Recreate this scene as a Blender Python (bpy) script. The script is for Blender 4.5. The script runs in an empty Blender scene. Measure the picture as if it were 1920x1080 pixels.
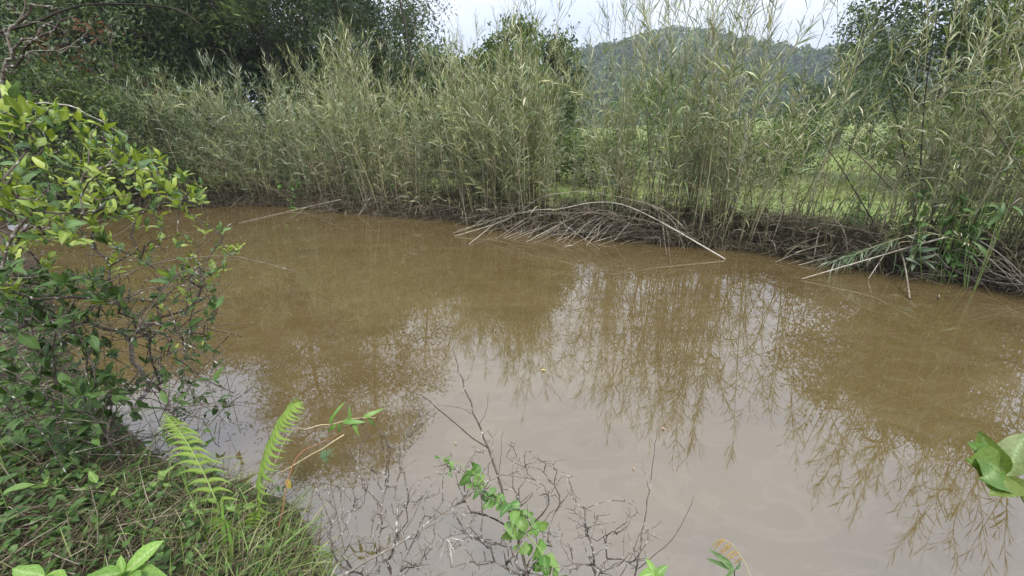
import bpy, math, random
import numpy as np
R = math.radians
rng = np.random.default_rng(11)
random.seed(5)
sc = bpy.context.scene
col = sc.collection

# ------------------------------------------------------------------ camera
F_PX, PITCH, EYE = 760.0, R(20), 2.0           # focal length in photo pixels (1920 wide), ultra-wide phone lens
cam = bpy.data.cameras.new('camera')
cam.sensor_width = 36.0; cam.lens = 36.0 * F_PX / 1920.0
cam.clip_start = 0.05; cam.clip_end = 3000
co = bpy.data.objects.new('camera', cam); col.objects.link(co)
co.location = (0, 0, EYE); co.rotation_euler = (math.pi / 2 - PITCH, 0, 0)
sc.camera = co

# ------------------------------------------------------------------ sky: an even overcast dome over a Nishita sky
SUN_EL, SUN_AZ = R(58), R(150)
w = bpy.data.worlds.new('World'); sc.world = w; w.use_nodes = True
nt = w.node_tree; nt.nodes.clear()
def N(tree, kind, **kw):
    n = tree.nodes.new(kind)
    for k, v in kw.items(): setattr(n, k, v)
    return n
def link(tree, a, b): tree.links.new(a, b)
sky = N(nt, 'ShaderNodeTexSky', sky_type='NISHITA', sun_disc=False, sun_elevation=SUN_EL, sun_rotation=SUN_AZ)
tc = N(nt, 'ShaderNodeTexCoord'); sep = N(nt, 'ShaderNodeSeparateXYZ'); link(nt, tc.outputs['Generated'], sep.inputs[0])
zc = N(nt, 'ShaderNodeMath', operation='MAXIMUM'); link(nt, sep.outputs[2], zc.inputs[0]); zc.inputs[1].default_value = 0.0
# overcast luminance: brighter towards the zenith
gl = N(nt, 'ShaderNodeMath', operation='MULTIPLY_ADD'); link(nt, zc.outputs[0], gl.inputs[0]); gl.inputs[1].default_value = 19.0; gl.inputs[2].default_value = 4.8
zo = N(nt, 'ShaderNodeMath', operation='ADD'); link(nt, zc.outputs[0], zo.inputs[0]); zo.inputs[1].default_value = 0.18
dv = N(nt, 'ShaderNodeVectorMath', operation='DIVIDE'); link(nt, tc.outputs['Generated'], dv.inputs[0])
cx = N(nt, 'ShaderNodeCombineXYZ')
for i in range(3): link(nt, zo.outputs[0], cx.inputs[i])
link(nt, cx.outputs[0], dv.inputs[1])
nz = N(nt, 'ShaderNodeTexNoise'); link(nt, dv.outputs[0], nz.inputs['Vector']); nz.inputs['Scale'].default_value = 0.9; nz.inputs['Detail'].default_value = 5; nz.inputs['Roughness'].default_value = 0.5
rp = N(nt, 'ShaderNodeValToRGB'); link(nt, nz.outputs[0], rp.inputs[0])
rp.color_ramp.elements[0].position = 0.36; rp.color_ramp.elements[0].color = (0.66, 0.75, 0.96, 1)
rp.color_ramp.elements[1].position = 0.64; rp.color_ramp.elements[1].color = (0.94, 0.97, 1.05, 1)
cm = N(nt, 'ShaderNodeVectorMath', operation='SCALE'); link(nt, rp.outputs[0], cm.inputs[0]); link(nt, gl.outputs[0], cm.inputs['Scale'])
mx = N(nt, 'ShaderNodeMix', data_type='RGBA'); mx.inputs['Factor'].default_value = 0.88
link(nt, sky.outputs[0], mx.inputs['A']); link(nt, cm.outputs[0], mx.inputs['B'])
bg = N(nt, 'ShaderNodeBackground'); bg.inputs['Strength'].default_value = 0.13
link(nt, mx.outputs['Result'], bg.inputs['Color'])
out = N(nt, 'ShaderNodeOutputWorld'); link(nt, bg.outputs[0], out.inputs['Surface'])

sl = bpy.data.lights.new('sun', 'SUN'); sl.energy = 3.8; sl.angle = R(12); sl.color = (1.0, 0.96, 0.9)
so = bpy.data.objects.new('sun', sl); col.objects.link(so)
so.rotation_euler = (math.pi / 2 - SUN_EL, 0, math.pi - SUN_AZ)

vs = sc.view_settings
vs.view_transform = 'Standard'; vs.look = 'None'; vs.exposure = 0.14; vs.gamma = 1.0; vs.use_curve_mapping = False
sc.render.engine = 'CYCLES'
sc.cycles.max_bounces = 6; sc.cycles.diffuse_bounces = 1; sc.cycles.glossy_bounces = 3; sc.cycles.transmission_bounces = 3; sc.cycles.transparent_max_bounces = 4
sc.cycles.sample_clamp_indirect = 4.0

# ------------------------------------------------------------------ photo pixels -> directions / points
cp, sp_ = math.cos(PITCH), math.sin(PITCH)
def pdir(px, py):
    x = (px - 960.0) / F_PX; u = (540.0 - py) / F_PX
    return np.array([x, cp + u * sp_, -sp_ + u * cp])
CAM = np.array([0, 0, EYE])
def ground(px, py, z=0.0):
    d = pdir(px, py); return CAM + d * ((z - EYE) / d[2])
def at(px, py, Y):
    d = pdir(px, py); return CAM + d * (Y / d[1])
def project(p):
    q = np.asarray(p) - CAM
    z = q[..., 1] * cp - q[..., 2] * sp_; u = q[..., 1] * sp_ + q[..., 2] * cp
    return 960 + F_PX * q[..., 0] / z, 540 - F_PX * u / z

# ------------------------------------------------------------------ mesh helpers (numpy)
class Geo:
    """collects vertex / face arrays; build() links ONE mesh object"""
    def __init__(s): s.v = []; s.q = []; s.c = []; s.m = []; s.n = 0
    def add(s, v, q, c=None, mat=0):
        v = np.asarray(v, float).reshape(-1, 3)
        q = np.asarray(q, int).reshape(-1, 4)
        if c is None: c = np.full((len(v), 3), 0.5)
        s.v.append(v); s.q.append(q + s.n); s.c.append(np.asarray(c, float).reshape(-1, 3)); s.m.append(np.full(len(q), mat)); s.n += len(v)
    def arrays(s):
        return np.concatenate(s.v), np.concatenate(s.q), np.concatenate(s.c), np.concatenate(s.m)
    def mesh(s, name, mats, smooth=True):
        v, q, c, m = s.arrays()
        me = bpy.data.meshes.new(name)
        tri = q[:, 2] == q[:, 3]
        cnt = np.where(tri, 3, 4)
        keep = np.ones(q.shape, bool); keep[tri, 3] = False
        loops = q[keep]
        me.vertices.add(len(v)); me.vertices.foreach_set('co', v.astype(np.float32).ravel())
        me.loops.add(len(loops)); me.loops.foreach_set('vertex_index', loops.astype(np.int32))
        me.polygons.add(len(q))
        me.polygons.foreach_set('loop_start', np.concatenate([[0], np.cumsum(cnt)[:-1]]).astype(np.int32))
        me.polygons.foreach_set('loop_total', cnt.astype(np.int32))
        me.polygons.foreach_set('material_index', m.astype(np.int32))
        me.polygons.foreach_set('use_smooth', np.full(len(q), smooth))
        me.update(calc_edges=True)
        a = me.color_attributes.new('tint', 'FLOAT_COLOR', 'POINT')
        a.data.foreach_set('color', np.c_[c, np.ones(len(c))].astype(np.float32).ravel())
        for mt in (mats if isinstance(mats, (list, tuple)) else [mats]): me.materials.append(mt)
        return me
    def build(s, name, mats, parent=None, smooth=True):
        return obj(name, s.mesh(name, mats, smooth), parent)
def obj(name, me, parent=None):
    o = bpy.data.objects.new(name, me); col.objects.link(o)
    if parent is not None: o.parent = parent
    return o
def empty(name, loc=(0, 0, 0)):
    o = bpy.data.objects.new(name, None); col.objects.link(o); o.location = loc; o.empty_display_size = 0.1
    return o
def tag(o, label=None, cat=None, group=None, kind=None):
    if label: o['label'] = label
    if cat: o['category'] = cat
    if group: o['group'] = group
    if kind: o['kind'] = kind
    return o
def nrm(a): return a / np.maximum(np.linalg.norm(a, axis=-1, keepdims=True), 1e-9)

def tubes(geo, P, rad, sides=4, c=None, mat=0):
    """P (n,m,3) paths, rad (n,m) radii"""
    P = np.asarray(P, float); rad = np.asarray(rad, float)
    if P.ndim == 2: P = P[None]; rad = rad[None]
    n, m, _ = P.shape
    T = nrm(np.gradient(P, axis=1))
    main = nrm(P[:, -1] - P[:, 0])
    ref = np.where((np.abs(main[:, 2]) > 0.75)[:, None], [[0.97, 0.2, 0.1]], [[0.1, 0.15, 0.98]])[:, None, :]
    A = nrm(np.cross(T, np.broadcast_to(ref, T.shape))); B = np.cross(T, A)
    ang = np.linspace(0, 2 * math.pi, sides, endpoint=False)
    V = P[:, :, None] + rad[:, :, None, None] * (A[:, :, None] * np.cos(ang)[None, None, :, None] + B[:, :, None] * np.sin(ang)[None, None, :, None])
    base = (np.arange(n) * m * sides)[:, None, None]
    i = np.arange(m - 1)[None, :, None]; k = np.arange(sides)[None, None, :]; k2 = (k + 1) % sides
    Q = np.stack([base + i * sides + k, base + i * sides + k2, base + (i + 1) * sides + k2, base + (i + 1) * sides + k], -1)
    if c is None: c = rng.random(n)
    C = np.zeros((n, m, sides, 3)); C[..., 0] = np.asarray(c).reshape(-1, 1, 1); C[..., 1] = np.linspace(0, 1, m)[None, :, None]; C[..., 2] = 0.5
    geo.add(V.reshape(-1, 3), Q.reshape(-1, 4), C.reshape(-1, 3), mat)

def blades(geo, B, D, L, W, droop, nseg=3, c=None, wmax=0.35, fold=False, up=None, mat=0, third=None, cup=0.25):
    """n leaf blades: base B, direction D, length L, width W, droop"""
    B = np.asarray(B, float).reshape(-1, 3); n = len(B)
    D = nrm(np.broadcast_to(np.asarray(D, float), (n, 3)))
    L = np.broadcast_to(L, n).astype(float); W = np.broadcast_to(W, n).astype(float); droop = np.broadcast_to(droop, n).astype(float)
    t = np.linspace(0, 1, nseg + 1)
    P = B[:, None] + D[:, None] * (L[:, None] * t)[..., None]
    P[:, :, 2] -= (droop * L)[:, None] * t[None] ** 2
    if up is None:
        up = nrm(rng.normal(0, .45, (n, 3)) + [0, 0, 1])
    T = nrm(np.gradient(P, axis=1))
    S = nrm(np.cross(T, np.broadcast_to(up, (n, 3))[:, None, :])); Nn = np.cross(S, T)
    prof = np.where(t < wmax, (t / wmax * 0.75 + 0.25 if not fold else np.sin(t / wmax * math.pi / 2) ** 0.8), ((1 - t) / (1 - wmax)) ** (0.8 if not fold else 0.62))
    prof = np.clip(prof, 0.03, 1)
    hw = 0.5 * W[:, None] * prof[None]
    if fold:
        V = np.stack([P - S * hw[..., None] + Nn * (hw * cup)[..., None], P, P + S * hw[..., None] + Nn * (hw * cup)[..., None]], 2); k = 3
    else:
        V = np.stack([P - S * hw[..., None], P + S * hw[..., None]], 2); k = 2
    base = (np.arange(n) * (nseg + 1) * k)[:, None, None]
    i = np.arange(nseg)[None, :, None]; j = np.arange(k - 1)[None, None, :]
    Q = np.stack([base + i * k + j, base + i * k + j + 1, base + (i + 1) * k + j + 1, base + (i + 1) * k + j], -1)
    if c is None: c = rng.random(n)
    C = np.zeros((n, nseg + 1, k, 3)); C[..., 0] = np.broadcast_to(c, n).reshape(-1, 1, 1); C[..., 1] = t[None, :, None]
    C[..., 2] = 0.5 if third is None else np.broadcast_to(third, n).reshape(-1, 1, 1)
    if fold: C[:, :, 0, 2] = 0; C[:, :, 1, 2] = 1; C[:, :, 2, 2] = 0
    geo.add(V.reshape(-1, 3), Q.reshape(-1, 4), C.reshape(-1, 3), mat)

def flakes(geo, P, size, c=None, aspect=0.5, D=None, third=0.5):
    """one diamond quad per leaf, for far crowns"""
    n = len(P)
    if D is None: D = nrm(rng.normal(0, 1, (n, 3)))
    S = nrm(np.cross(D, rng.normal(0, 1, (n, 3))))
    size = np.broadcast_to(size, n)[:, None]
    V = np.stack([P - D * size * .5, P + S * size * aspect * .5 + D * size * .05, P + D * size * .5, P - S * size * aspect * .5 + D * size * .05], 1)
    Q = np.arange(n * 4).reshape(n, 4)
    if c is None: c = rng.random(n)
    C = np.zeros((n, 4, 3)); C[..., 0] = np.asarray(c).reshape(-1, 1); C[..., 1] = 0.5; C[..., 2] = np.broadcast_to(third, n).reshape(-1, 1)
    geo.add(V.reshape(-1, 3), Q, C.reshape(-1, 3))

def smooth_path(pts, m):
    """Catmull-Rom resample to m points"""
    p = np.asarray(pts, float); n = len(p)
    if n == 2: t = np.linspace(0, 1, m)[:, None]; return p[0] * (1 - t) + p[1] * t
    e = np.vstack([2 * p[0] - p[1], p, 2 * p[-1] - p[-2]])
    u = np.linspace(0, n - 1 - 1e-6, m); i = u.astype(int); f = (u - i)[:, None]
    a, b, c, d = e[i], e[i + 1], e[i + 2], e[i + 3]
    return 0.5 * (2 * b + (c - a) * f + (2 * a - 5 * b + 4 * c - d) * f ** 2 + (3 * b - a - 3 * c + d) * f ** 3)

# ------------------------------------------------------------------ materials
def new_mat(name):
    m = bpy.data.materials.new(name); m.use_nodes = True; t = m.node_tree; t.nodes.clear()
    return m, t
def ramp(t, fac, cols, interp='LINEAR'):
    r = N(t, 'ShaderNodeValToRGB'); r.color_ramp.interpolation = interp
    el = r.color_ramp.elements
    while len(el) < len(cols): el.new(0.5)
    for i, c in enumerate(cols):
        p, cc = c if isinstance(c[0], float) and isinstance(c[1], (tuple, list)) else (i / max(1, len(cols) - 1), c)
        el[i].position = p; el[i].color = (*cc, 1)
    if fac is not None: link(t, fac, r.inputs[0])
    return r
def leaf_mat(name, cols, rough=0.5, spec=0.3, transl=0.3, tcol=(1.2, 1.25, 0.6), vein=None, tipc=None, patch=0.0):
    """cols: ramp over a random value per leaf; vein: midrib colour on the third tint channel; tipc: tip colour"""
    m, t = new_mat(name)
    at_ = N(t, 'ShaderNodeAttribute', attribute_name='tint'); sp = N(t, 'ShaderNodeSeparateColor'); link(t, at_.outputs['Color'], sp.inputs[0])
    oi = N(t, 'ShaderNodeObjectInfo')
    ad = N(t, 'ShaderNodeMath', operation='ADD'); link(t, sp.outputs[0], ad.inputs[0]); link(t, oi.outputs['Random'], ad.inputs[1])
    fr = N(t, 'ShaderNodeMath', operation='FRACT'); link(t, ad.outputs[0], fr.inputs[0])
    c = ramp(t, fr.outputs[0], cols).outputs[0]
    if tipc:
        mm = N(t, 'ShaderNodeMix', data_type='RGBA'); pw = N(t, 'ShaderNodeMath', operation='POWER'); link(t, sp.outputs[1], pw.inputs[0]); pw.inputs[1].default_value = 4
        link(t, pw.outputs[0], mm.inputs['Factor']); link(t, c, mm.inputs['A']); mm.inputs['B'].default_value = (*tipc, 1); c = mm.outputs['Result']
    if vein:
        mm = N(t, 'ShaderNodeMix', data_type='RGBA'); pw = N(t, 'ShaderNodeMath', operation='POWER'); link(t, sp.outputs[2], pw.inputs[0]); pw.inputs[1].default_value = 7
        mu = N(t, 'ShaderNodeMath', operation='MULTIPLY'); link(t, pw.outputs[0], mu.inputs[0]); mu.inputs[1].default_value = 0.7
        link(t, mu.outputs[0], mm.inputs['Factor']); link(t, c, mm.inputs['A']); mm.inputs['B'].default_value = (*vein, 1); c = mm.outputs['Result']
    if patch:
        tcn = N(t, 'ShaderNodeTexCoord'); nn = N(t, 'ShaderNodeTexNoise'); nn.inputs['Scale'].default_value = patch; nn.inputs['Detail'].default_value = 4
        link(t, tcn.outputs['Object'], nn.inputs['Vector'])
        hs = N(t, 'ShaderNodeHueSaturation'); mr = N(t, 'ShaderNodeMapRange'); link(t, nn.outputs[0], mr.inputs[0])
        mr.inputs[1].default_value = 0.3; mr.inputs[2].default_value = 0.7; mr.inputs[3].default_value = 0.72; mr.inputs[4].default_value = 1.28
        link(t, mr.outputs[0], hs.inputs['Value']); link(t, c, hs.inputs['Color']); c = hs.outputs[0]
    b = N(t, 'ShaderNodeBsdfPrincipled'); link(t, c, b.inputs['Base Color']); b.inputs['Roughness'].default_value = rough; b.inputs['Specular IOR Level'].default_value = spec
    o = N(t, 'ShaderNodeOutputMaterial')
    if transl > 0:
        tr = N(t, 'ShaderNodeBsdfTranslucent'); ml = N(t, 'ShaderNodeVectorMath', operation='MULTIPLY'); link(t, c, ml.inputs[0]); ml.inputs[1].default_value = tcol
        link(t, ml.outputs[0], tr.inputs['Color'])
        ms = N(t, 'ShaderNodeMixShader'); ms.inputs[0].default_value = transl; link(t, b.outputs[0], ms.inputs[1]); link(t, tr.outputs[0], ms.inputs[2]); link(t, ms.outputs[0], o.inputs[0])
    else: link(t, b.outputs[0], o.inputs[0])
    return m
def bark_mat(name, cols, scale=30, lichen=None, lich_amt=0.6, rough=0.85):
    """cols over noise; lichen: pale blotches"""
    m, t = new_mat(name)
    tcn = N(t, 'ShaderNodeTexCoord'); n1 = N(t, 'ShaderNodeTexNoise'); n1.inputs['Scale'].default_value = scale; n1.inputs['Detail'].default_value = 6; n1.inputs['Roughness'].default_value = 0.65
    link(t, tcn.outputs['Object'], n1.inputs['Vector'])
    at_ = N(t, 'ShaderNodeAttribute', attribute_name='tint'); sp = N(t, 'ShaderNodeSeparateColor'); link(t, at_.outputs['Color'], sp.inputs[0])
    ad = N(t, 'ShaderNodeMath', operation='MULTIPLY_ADD'); link(t, sp.outputs[0], ad.inputs[0]); ad.inputs[1].default_value = 0.5; link(t, n1.outputs[0], ad.inputs[2])
    sb = N(t, 'ShaderNodeMath', operation='SUBTRACT'); link(t, ad.outputs[0], sb.inputs[0]); sb.inputs[1].default_value = 0.25
    c = ramp(t, sb.outputs[0], [(0.25 + 0.5 * i / max(1, len(cols) - 1), cc) for i, cc in enumerate(cols)]).outputs[0]
    if lichen:
        n2 = N(t, 'ShaderNodeTexNoise'); n2.inputs['Scale'].default_value = scale * 1.3; n2.inputs['Detail'].default_value = 3; link(t, tcn.outputs['Object'], n2.inputs['Vector'])
        r2 = ramp(t, n2.outputs[0], [(lich_amt - 0.04, (0, 0, 0)), (lich_amt + 0.04, (1, 1, 1))])
        mm = N(t, 'ShaderNodeMix', data_type='RGBA'); link(t, r2.outputs[0], mm.inputs['Factor']); link(t, c, mm.inputs['A']); mm.inputs['B'].default_value = (*lichen, 1); c = mm.outputs['Result']
    b = N(t, 'ShaderNodeBsdfPrincipled'); link(t, c, b.inputs['Base Color']); b.inputs['Roughness'].default_value = rough; b.inputs['Specular IOR Level'].default_value = 0.2
    bp = N(t, 'ShaderNodeBump'); bp.inputs['Strength'].default_value = 0.5; bp.inputs['Distance'].default_value = 0.01; link(t, n1.outputs[0], bp.inputs['Height']); link(t, bp.outputs[0], b.inputs['Normal'])
    o = N(t, 'ShaderNodeOutputMaterial'); link(t, b.outputs[0], o.inputs[0])
    return m

M = {}
M['reed_leaf'] = leaf_mat('reed_leaf', [(0.065, 0.11, 0.022), (0.18, 0.24, 0.055), (0.32, 0.35, 0.12), (0.45, 0.43, 0.22), (0.10, 0.15, 0.035), (0.24, 0.30, 0.08), (0.62, 0.59, 0.41), (0.15, 0.20, 0.05)], 0.36, 0.5, 0.14, (1.1, 1.1, 0.7))  # palest straws and darkest greens also stand in for leaf glints and gaps
M['reed_green'] = leaf_mat('reed_green', [(0.06, 0.11, 0.03), (0.14, 0.21, 0.08), (0.25, 0.31, 0.18), (0.09, 0.15, 0.065), (0.40, 0.43, 0.31)], 0.36, 0.5, 0.16, (1.1, 1.15, 0.7))
M['reed_dry'] = leaf_mat('reed_dry', [(0.10, 0.075, 0.045), (0.22, 0.17, 0.11), (0.34, 0.28, 0.19), (0.16, 0.125, 0.07), (0.46, 0.40, 0.30)], 0.6, 0.25, 0.08)
M['reed_stem'] = bark_mat('reed_stem', [(0.14, 0.15, 0.06), (0.25, 0.24, 0.12), (0.40, 0.36, 0.23)], 9, rough=0.6)
M['dead_cane'] = bark_mat('dead_cane', [(0.11, 0.09, 0.06), (0.26, 0.22, 0.16), (0.48, 0.43, 0.35)], 14, rough=0.7)
M['dark_cane'] = bark_mat('dark_cane', [(0.02, 0.016, 0.012), (0.045, 0.036, 0.024), (0.10, 0.08, 0.05)], 12, rough=0.7)
M['litter'] = leaf_mat('litter', [(0.03, 0.023, 0.014), (0.08, 0.062, 0.037), (0.17, 0.14, 0.09), (0.05, 0.042, 0.022), (0.10, 0.085, 0.048), (0.36, 0.31, 0.23)], 0.8, 0.15, 0.0)
M['weed'] = leaf_mat('weed', [(0.07, 0.13, 0.025), (0.10, 0.18, 0.035), (0.14, 0.22, 0.05), (0.09, 0.15, 0.04)], 0.5, 0.3, 0.3)
M['meadow'] = leaf_mat('meadow', [(0.11, 0.155, 0.04), (0.17, 0.215, 0.06), (0.23, 0.26, 0.09), (0.28, 0.26, 0.13)], 0.6, 0.2, 0.3)
M['dark_crown'] = leaf_mat('dark_crown', [(0.026, 0.045, 0.015), (0.05, 0.08, 0.024), (0.09, 0.125, 0.042), (0.04, 0.065, 0.024)], 0.5, 0.3, 0.25)
M['mid_crown'] = leaf_mat('mid_crown', [(0.06, 0.10, 0.022), (0.10, 0.15, 0.035), (0.16, 0.21, 0.055)], 0.5, 0.3, 0.3)
M['light_crown'] = leaf_mat('light_crown', [(0.09, 0.16, 0.03), (0.14, 0.22, 0.04), (0.20, 0.28, 0.06)], 0.5, 0.3, 0.3)
M['red_crown'] = leaf_mat('red_crown', [(0.16, 0.05, 0.025), (0.10, 0.045, 0.02), (0.20, 0.08, 0.03)], 0.5, 0.3, 0.25)
M['hill_wood'] = leaf_mat('hill_wood', [(0.03, 0.055, 0.02), (0.05, 0.085, 0.028), (0.075, 0.115, 0.038), (0.04, 0.07, 0.03)], 0.8, 0.1, 0.0)
M['bark'] = bark_mat('bark', [(0.04, 0.033, 0.026), (0.08, 0.065, 0.05), (0.13, 0.11, 0.085)], 6)
M['pale_bark'] = bark_mat('pale_bark', [(0.30, 0.27, 0.22), (0.48, 0.45, 0.39), (0.62, 0.6, 0.55)], 5)

def ground_mat():
    m, t = new_mat('earth')
    tcn = N(t, 'ShaderNodeTexCoord'); n1 = N(t, 'ShaderNodeTexNoise'); n1.inputs['Scale'].default_value = 1.3; n1.inputs['Detail'].default_value = 10; n1.inputs['Roughness'].default_value = 0.7; link(t, tcn.outputs['Object'], n1.inputs['Vector'])
    n2 = N(t, 'ShaderNodeTexNoise'); n2.inputs['Scale'].default_value = 28; n2.inputs['Detail'].default_value = 6; link(t, tcn.outputs['Object'], n2.inputs['Vector'])
    soil = ramp(t, n2.outputs[0], [(0.3, (0.035, 0.026, 0.017)), (0.55, (0.075, 0.056, 0.035)), (0.75, (0.13, 0.10, 0.065))])
    turf = ramp(t, n1.outputs[0], [(0.3, (0.09, 0.13, 0.035)), (0.5, (0.15, 0.19, 0.055)), (0.7, (0.21, 0.23, 0.09))])
    at_ = N(t, 'ShaderNodeAttribute', attribute_name='tint'); sp = N(t, 'ShaderNodeSeparateColor'); link(t, at_.outputs['Color'], sp.inputs[0])
    mm = N(t, 'ShaderNodeMix', data_type='RGBA'); link(t, sp.outputs[0], mm.inputs['Factor']); link(t, soil.outputs[0], mm.inputs['A']); link(t, turf.outputs[0], mm.inputs['B'])
    b = N(t, 'ShaderNodeBsdfPrincipled'); link(t, mm.outputs['Result'], b.inputs['Base Color']); b.inputs['Roughness'].default_value = 0.9; b.inputs['Specular IOR Level'].default_value = 0.15
    bp = N(t, 'ShaderNodeBump'); bp.inputs['Strength'].default_value = 0.6; bp.inputs['Distance'].default_value = 0.03; link(t, n2.outputs[0], bp.inputs['Height']); link(t, bp.outputs[0], b.inputs['Normal'])
    o = N(t, 'ShaderNodeOutputMaterial'); link(t, b.outputs[0], o.inputs[0])
    return m
M['earth'] = ground_mat()

def water_mat():
    m, t = new_mat('muddy_water')
    tcn = N(t, 'ShaderNodeTexCoord')
    # silt swirls and a thin drifting surface film
    mp = N(t, 'ShaderNodeMapping'); mp.inputs['Scale'].default_value = (0.55, 1.0, 1.0); mp.inputs['Rotation'].default_value = (0, 0, 0.35); link(t, tcn.outputs['Object'], mp.inputs['Vector'])
    n1 = N(t, 'ShaderNodeTexNoise'); n1.inputs['Scale'].default_value = 0.9; n1.inputs['Detail'].default_value = 5; n1.inputs['Distortion'].default_value = 1.6; link(t, mp.outputs[0], n1.inputs['Vector'])
    c1 = ramp(t, n1.outputs[0], [(0.28, (0.074, 0.051, 0.019)), (0.52, (0.088, 0.062, 0.024)), (0.75, (0.102, 0.074, 0.032))])
    n2 = N(t, 'ShaderNodeTexNoise'); n2.inputs['Scale'].default_value = 2.2; n2.inputs['Detail'].default_value = 7; n2.inputs['Distortion'].default_value = 2.5; n2.inputs['Roughness'].default_value = 0.6; link(t, mp.outputs[0], n2.inputs['Vector'])
    film = ramp(t, n2.outputs[0], [(0.50, (0, 0, 0)), (0.53, (1, 1, 1)), (0.60, (0.35, 0.35, 0.35)), (0.75, (0.1, 0.1, 0.1))])
    mm = N(t, 'ShaderNodeMix', data_type='RGBA'); fm = N(t, 'ShaderNodeMath', operation='MULTIPLY'); link(t, film.outputs[0], fm.inputs[0]); fm.inputs[1].default_value = 0.05
    link(t, fm.outputs[0], mm.inputs['Factor']); link(t, c1.outputs[0], mm.inputs['A']); mm.inputs['B'].default_value = (0.34, 0.28, 0.21, 1)
    # specks of floating dust
    vo = N(t, 'ShaderNodeTexVoronoi'); vo.inputs['Scale'].default_value = 14; link(t, tcn.outputs['Object'], vo.inputs['Vector'])
    sk = ramp(t, vo.outputs['Distance'], [(0.0, (1, 1, 1)), (0.035, (1, 1, 1)), (0.05, (0, 0, 0))])
    n3 = N(t, 'ShaderNodeTexNoise'); n3.inputs['Scale'].default_value = 1.1; link(t, tcn.outputs['Object'], n3.inputs['Vector'])
    sm = ramp(t, n3.outputs[0], [(0.6, (0, 0, 0)), (0.7, (1, 1, 1))])
    mk = N(t, 'ShaderNodeMath', operation='MULTIPLY'); link(t, sk.outputs[0], mk.inputs[0]); link(t, sm.outputs[0], mk.inputs[1])
    mk2 = N(t, 'ShaderNodeMath', operation='MULTIPLY'); link(t, mk.outputs[0], mk2.inputs[0]); mk2.inputs[1].default_value = 0.08
    m3 = N(t, 'ShaderNodeMix', data_type='RGBA'); link(t, mk2.outputs[0], m3.inputs['Factor']); link(t, mm.outputs['Result'], m3.inputs['A']); m3.inputs['B'].default_value = (0.42, 0.36, 0.26, 1)
    b = N(t, 'ShaderNodeBsdfPrincipled'); link(t, m3.outputs['Result'], b.inputs['Base Color'])
    b.inputs['IOR'].default_value = 2.0; b.inputs['Specular IOR Level'].default_value = 0.5
    rr = N(t, 'ShaderNodeMath', operation='MULTIPLY_ADD'); link(t, film.outputs[0], rr.inputs[0]); rr.inputs[1].default_value = 0.02; rr.inputs[2].default_value = 0.008; link(t, rr.outputs[0], b.inputs['Roughness'])
    nw = N(t, 'ShaderNodeTexNoise'); nw.inputs['Scale'].default_value = 1.6; nw.inputs['Detail'].default_value = 1; link(t, tcn.outputs['Object'], nw.inputs['Vector'])
    bp = N(t, 'ShaderNodeBump'); bp.inputs['Strength'].default_value = 0.035; bp.inputs['Distance'].default_value = 0.01; link(t, nw.outputs[0], bp.inputs['Height']); link(t, bp.outputs[0], b.inputs['Normal'])
    o = N(t, 'ShaderNodeOutputMaterial'); link(t, b.outputs[0], o.inputs[0])
    return m
M['water'] = water_mat()

# ------------------------------------------------------------------ pond outline
FAR_PX = [(60, 398), (200, 396), (330, 390), (450, 383), (560, 386), (640, 395), (760, 405), (870, 412), (960, 430), (1090, 440), (1200, 450), (1290, 460), (1370, 465), (1450, 471), (1520, 488), (1640, 505), (1750, 516), (1850, 530), (1920, 546), (2100, 590)]
FAR = np.array([ground(*p)[:2] for p in FAR_PX])
NEAR = np.array([(16, 2.5), (15, -1.5), (9, 0.2), (5, 0.75), (2.5, 0.9), (0.6, 1.0), (-0.55, 1.12), (-0.95, 1.42), (-1.25, 1.78), (-1.75, 1.98), (-2.35, 2.15), (-3.4, 2.8), (-5.2, 4.2), (-8, 6.6), (-12, 9.5), (-16, 11.5)])
POND = np.vstack([FAR, NEAR])
def seg_dist(x, y, poly, closed=True):
    p = poly; q = np.roll(poly, -1, 0)
    if not closed: p = poly[:-1]; q = poly[1:]
    best = np.full(x.shape, 1e9)
    for a, b in zip(p, q):
        ab = b - a; t = np.clip(((x - a[0]) * ab[0] + (y - a[1]) * ab[1]) / (ab @ ab), 0, 1)
        best = np.minimum(best, np.hypot(x - a[0] - t * ab[0], y - a[1] - t * ab[1]))
    return best
def inside(x, y, poly):
    r = np.zeros(x.shape, bool); q = np.roll(poly, -1, 0)
    for a, b in zip(poly, q):
        c = ((a[1] > y) != (b[1] > y)) & (x < (b[0] - a[0]) * (y - a[1]) / (b[1] - a[1] + 1e-12) + a[0]); r ^= c
    return r
def sdist(x, y):
    d = seg_dist(x, y, POND); return np.where(inside(x, y, POND), -d, d)
def height(x, y, d=None):
    x = np.asarray(x, float); y = np.asarray(y, float)
    if d is None: d = sdist(x, y)
    bump = 0.035 * np.sin(1.7 * x + 0.6 * y) * np.sin(1.3 * y - 0.5 * x) + 0.02 * np.sin(4.1 * x + 1.1) * np.sin(3.7 * y)
    land = 0.40 * (1 - np.exp(-np.maximum(d, 0) / np.interp(y, [3.6, 5.0], [.28, .09]))) + bump * np.clip(d, 0, 1) + 0.012 * np.clip(d, 0, 30)
    s = np.clip((y - 18) / 55, 0, 1); s = s * s * (3 - 2 * s)
    rise = s * (2.6 + 2.2 * np.clip((x - 4) / 40, -0.6, 1.2))
    return np.where(d > 0, land + rise, np.maximum(d * 0.9, -0.9) - 0.01)

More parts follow.
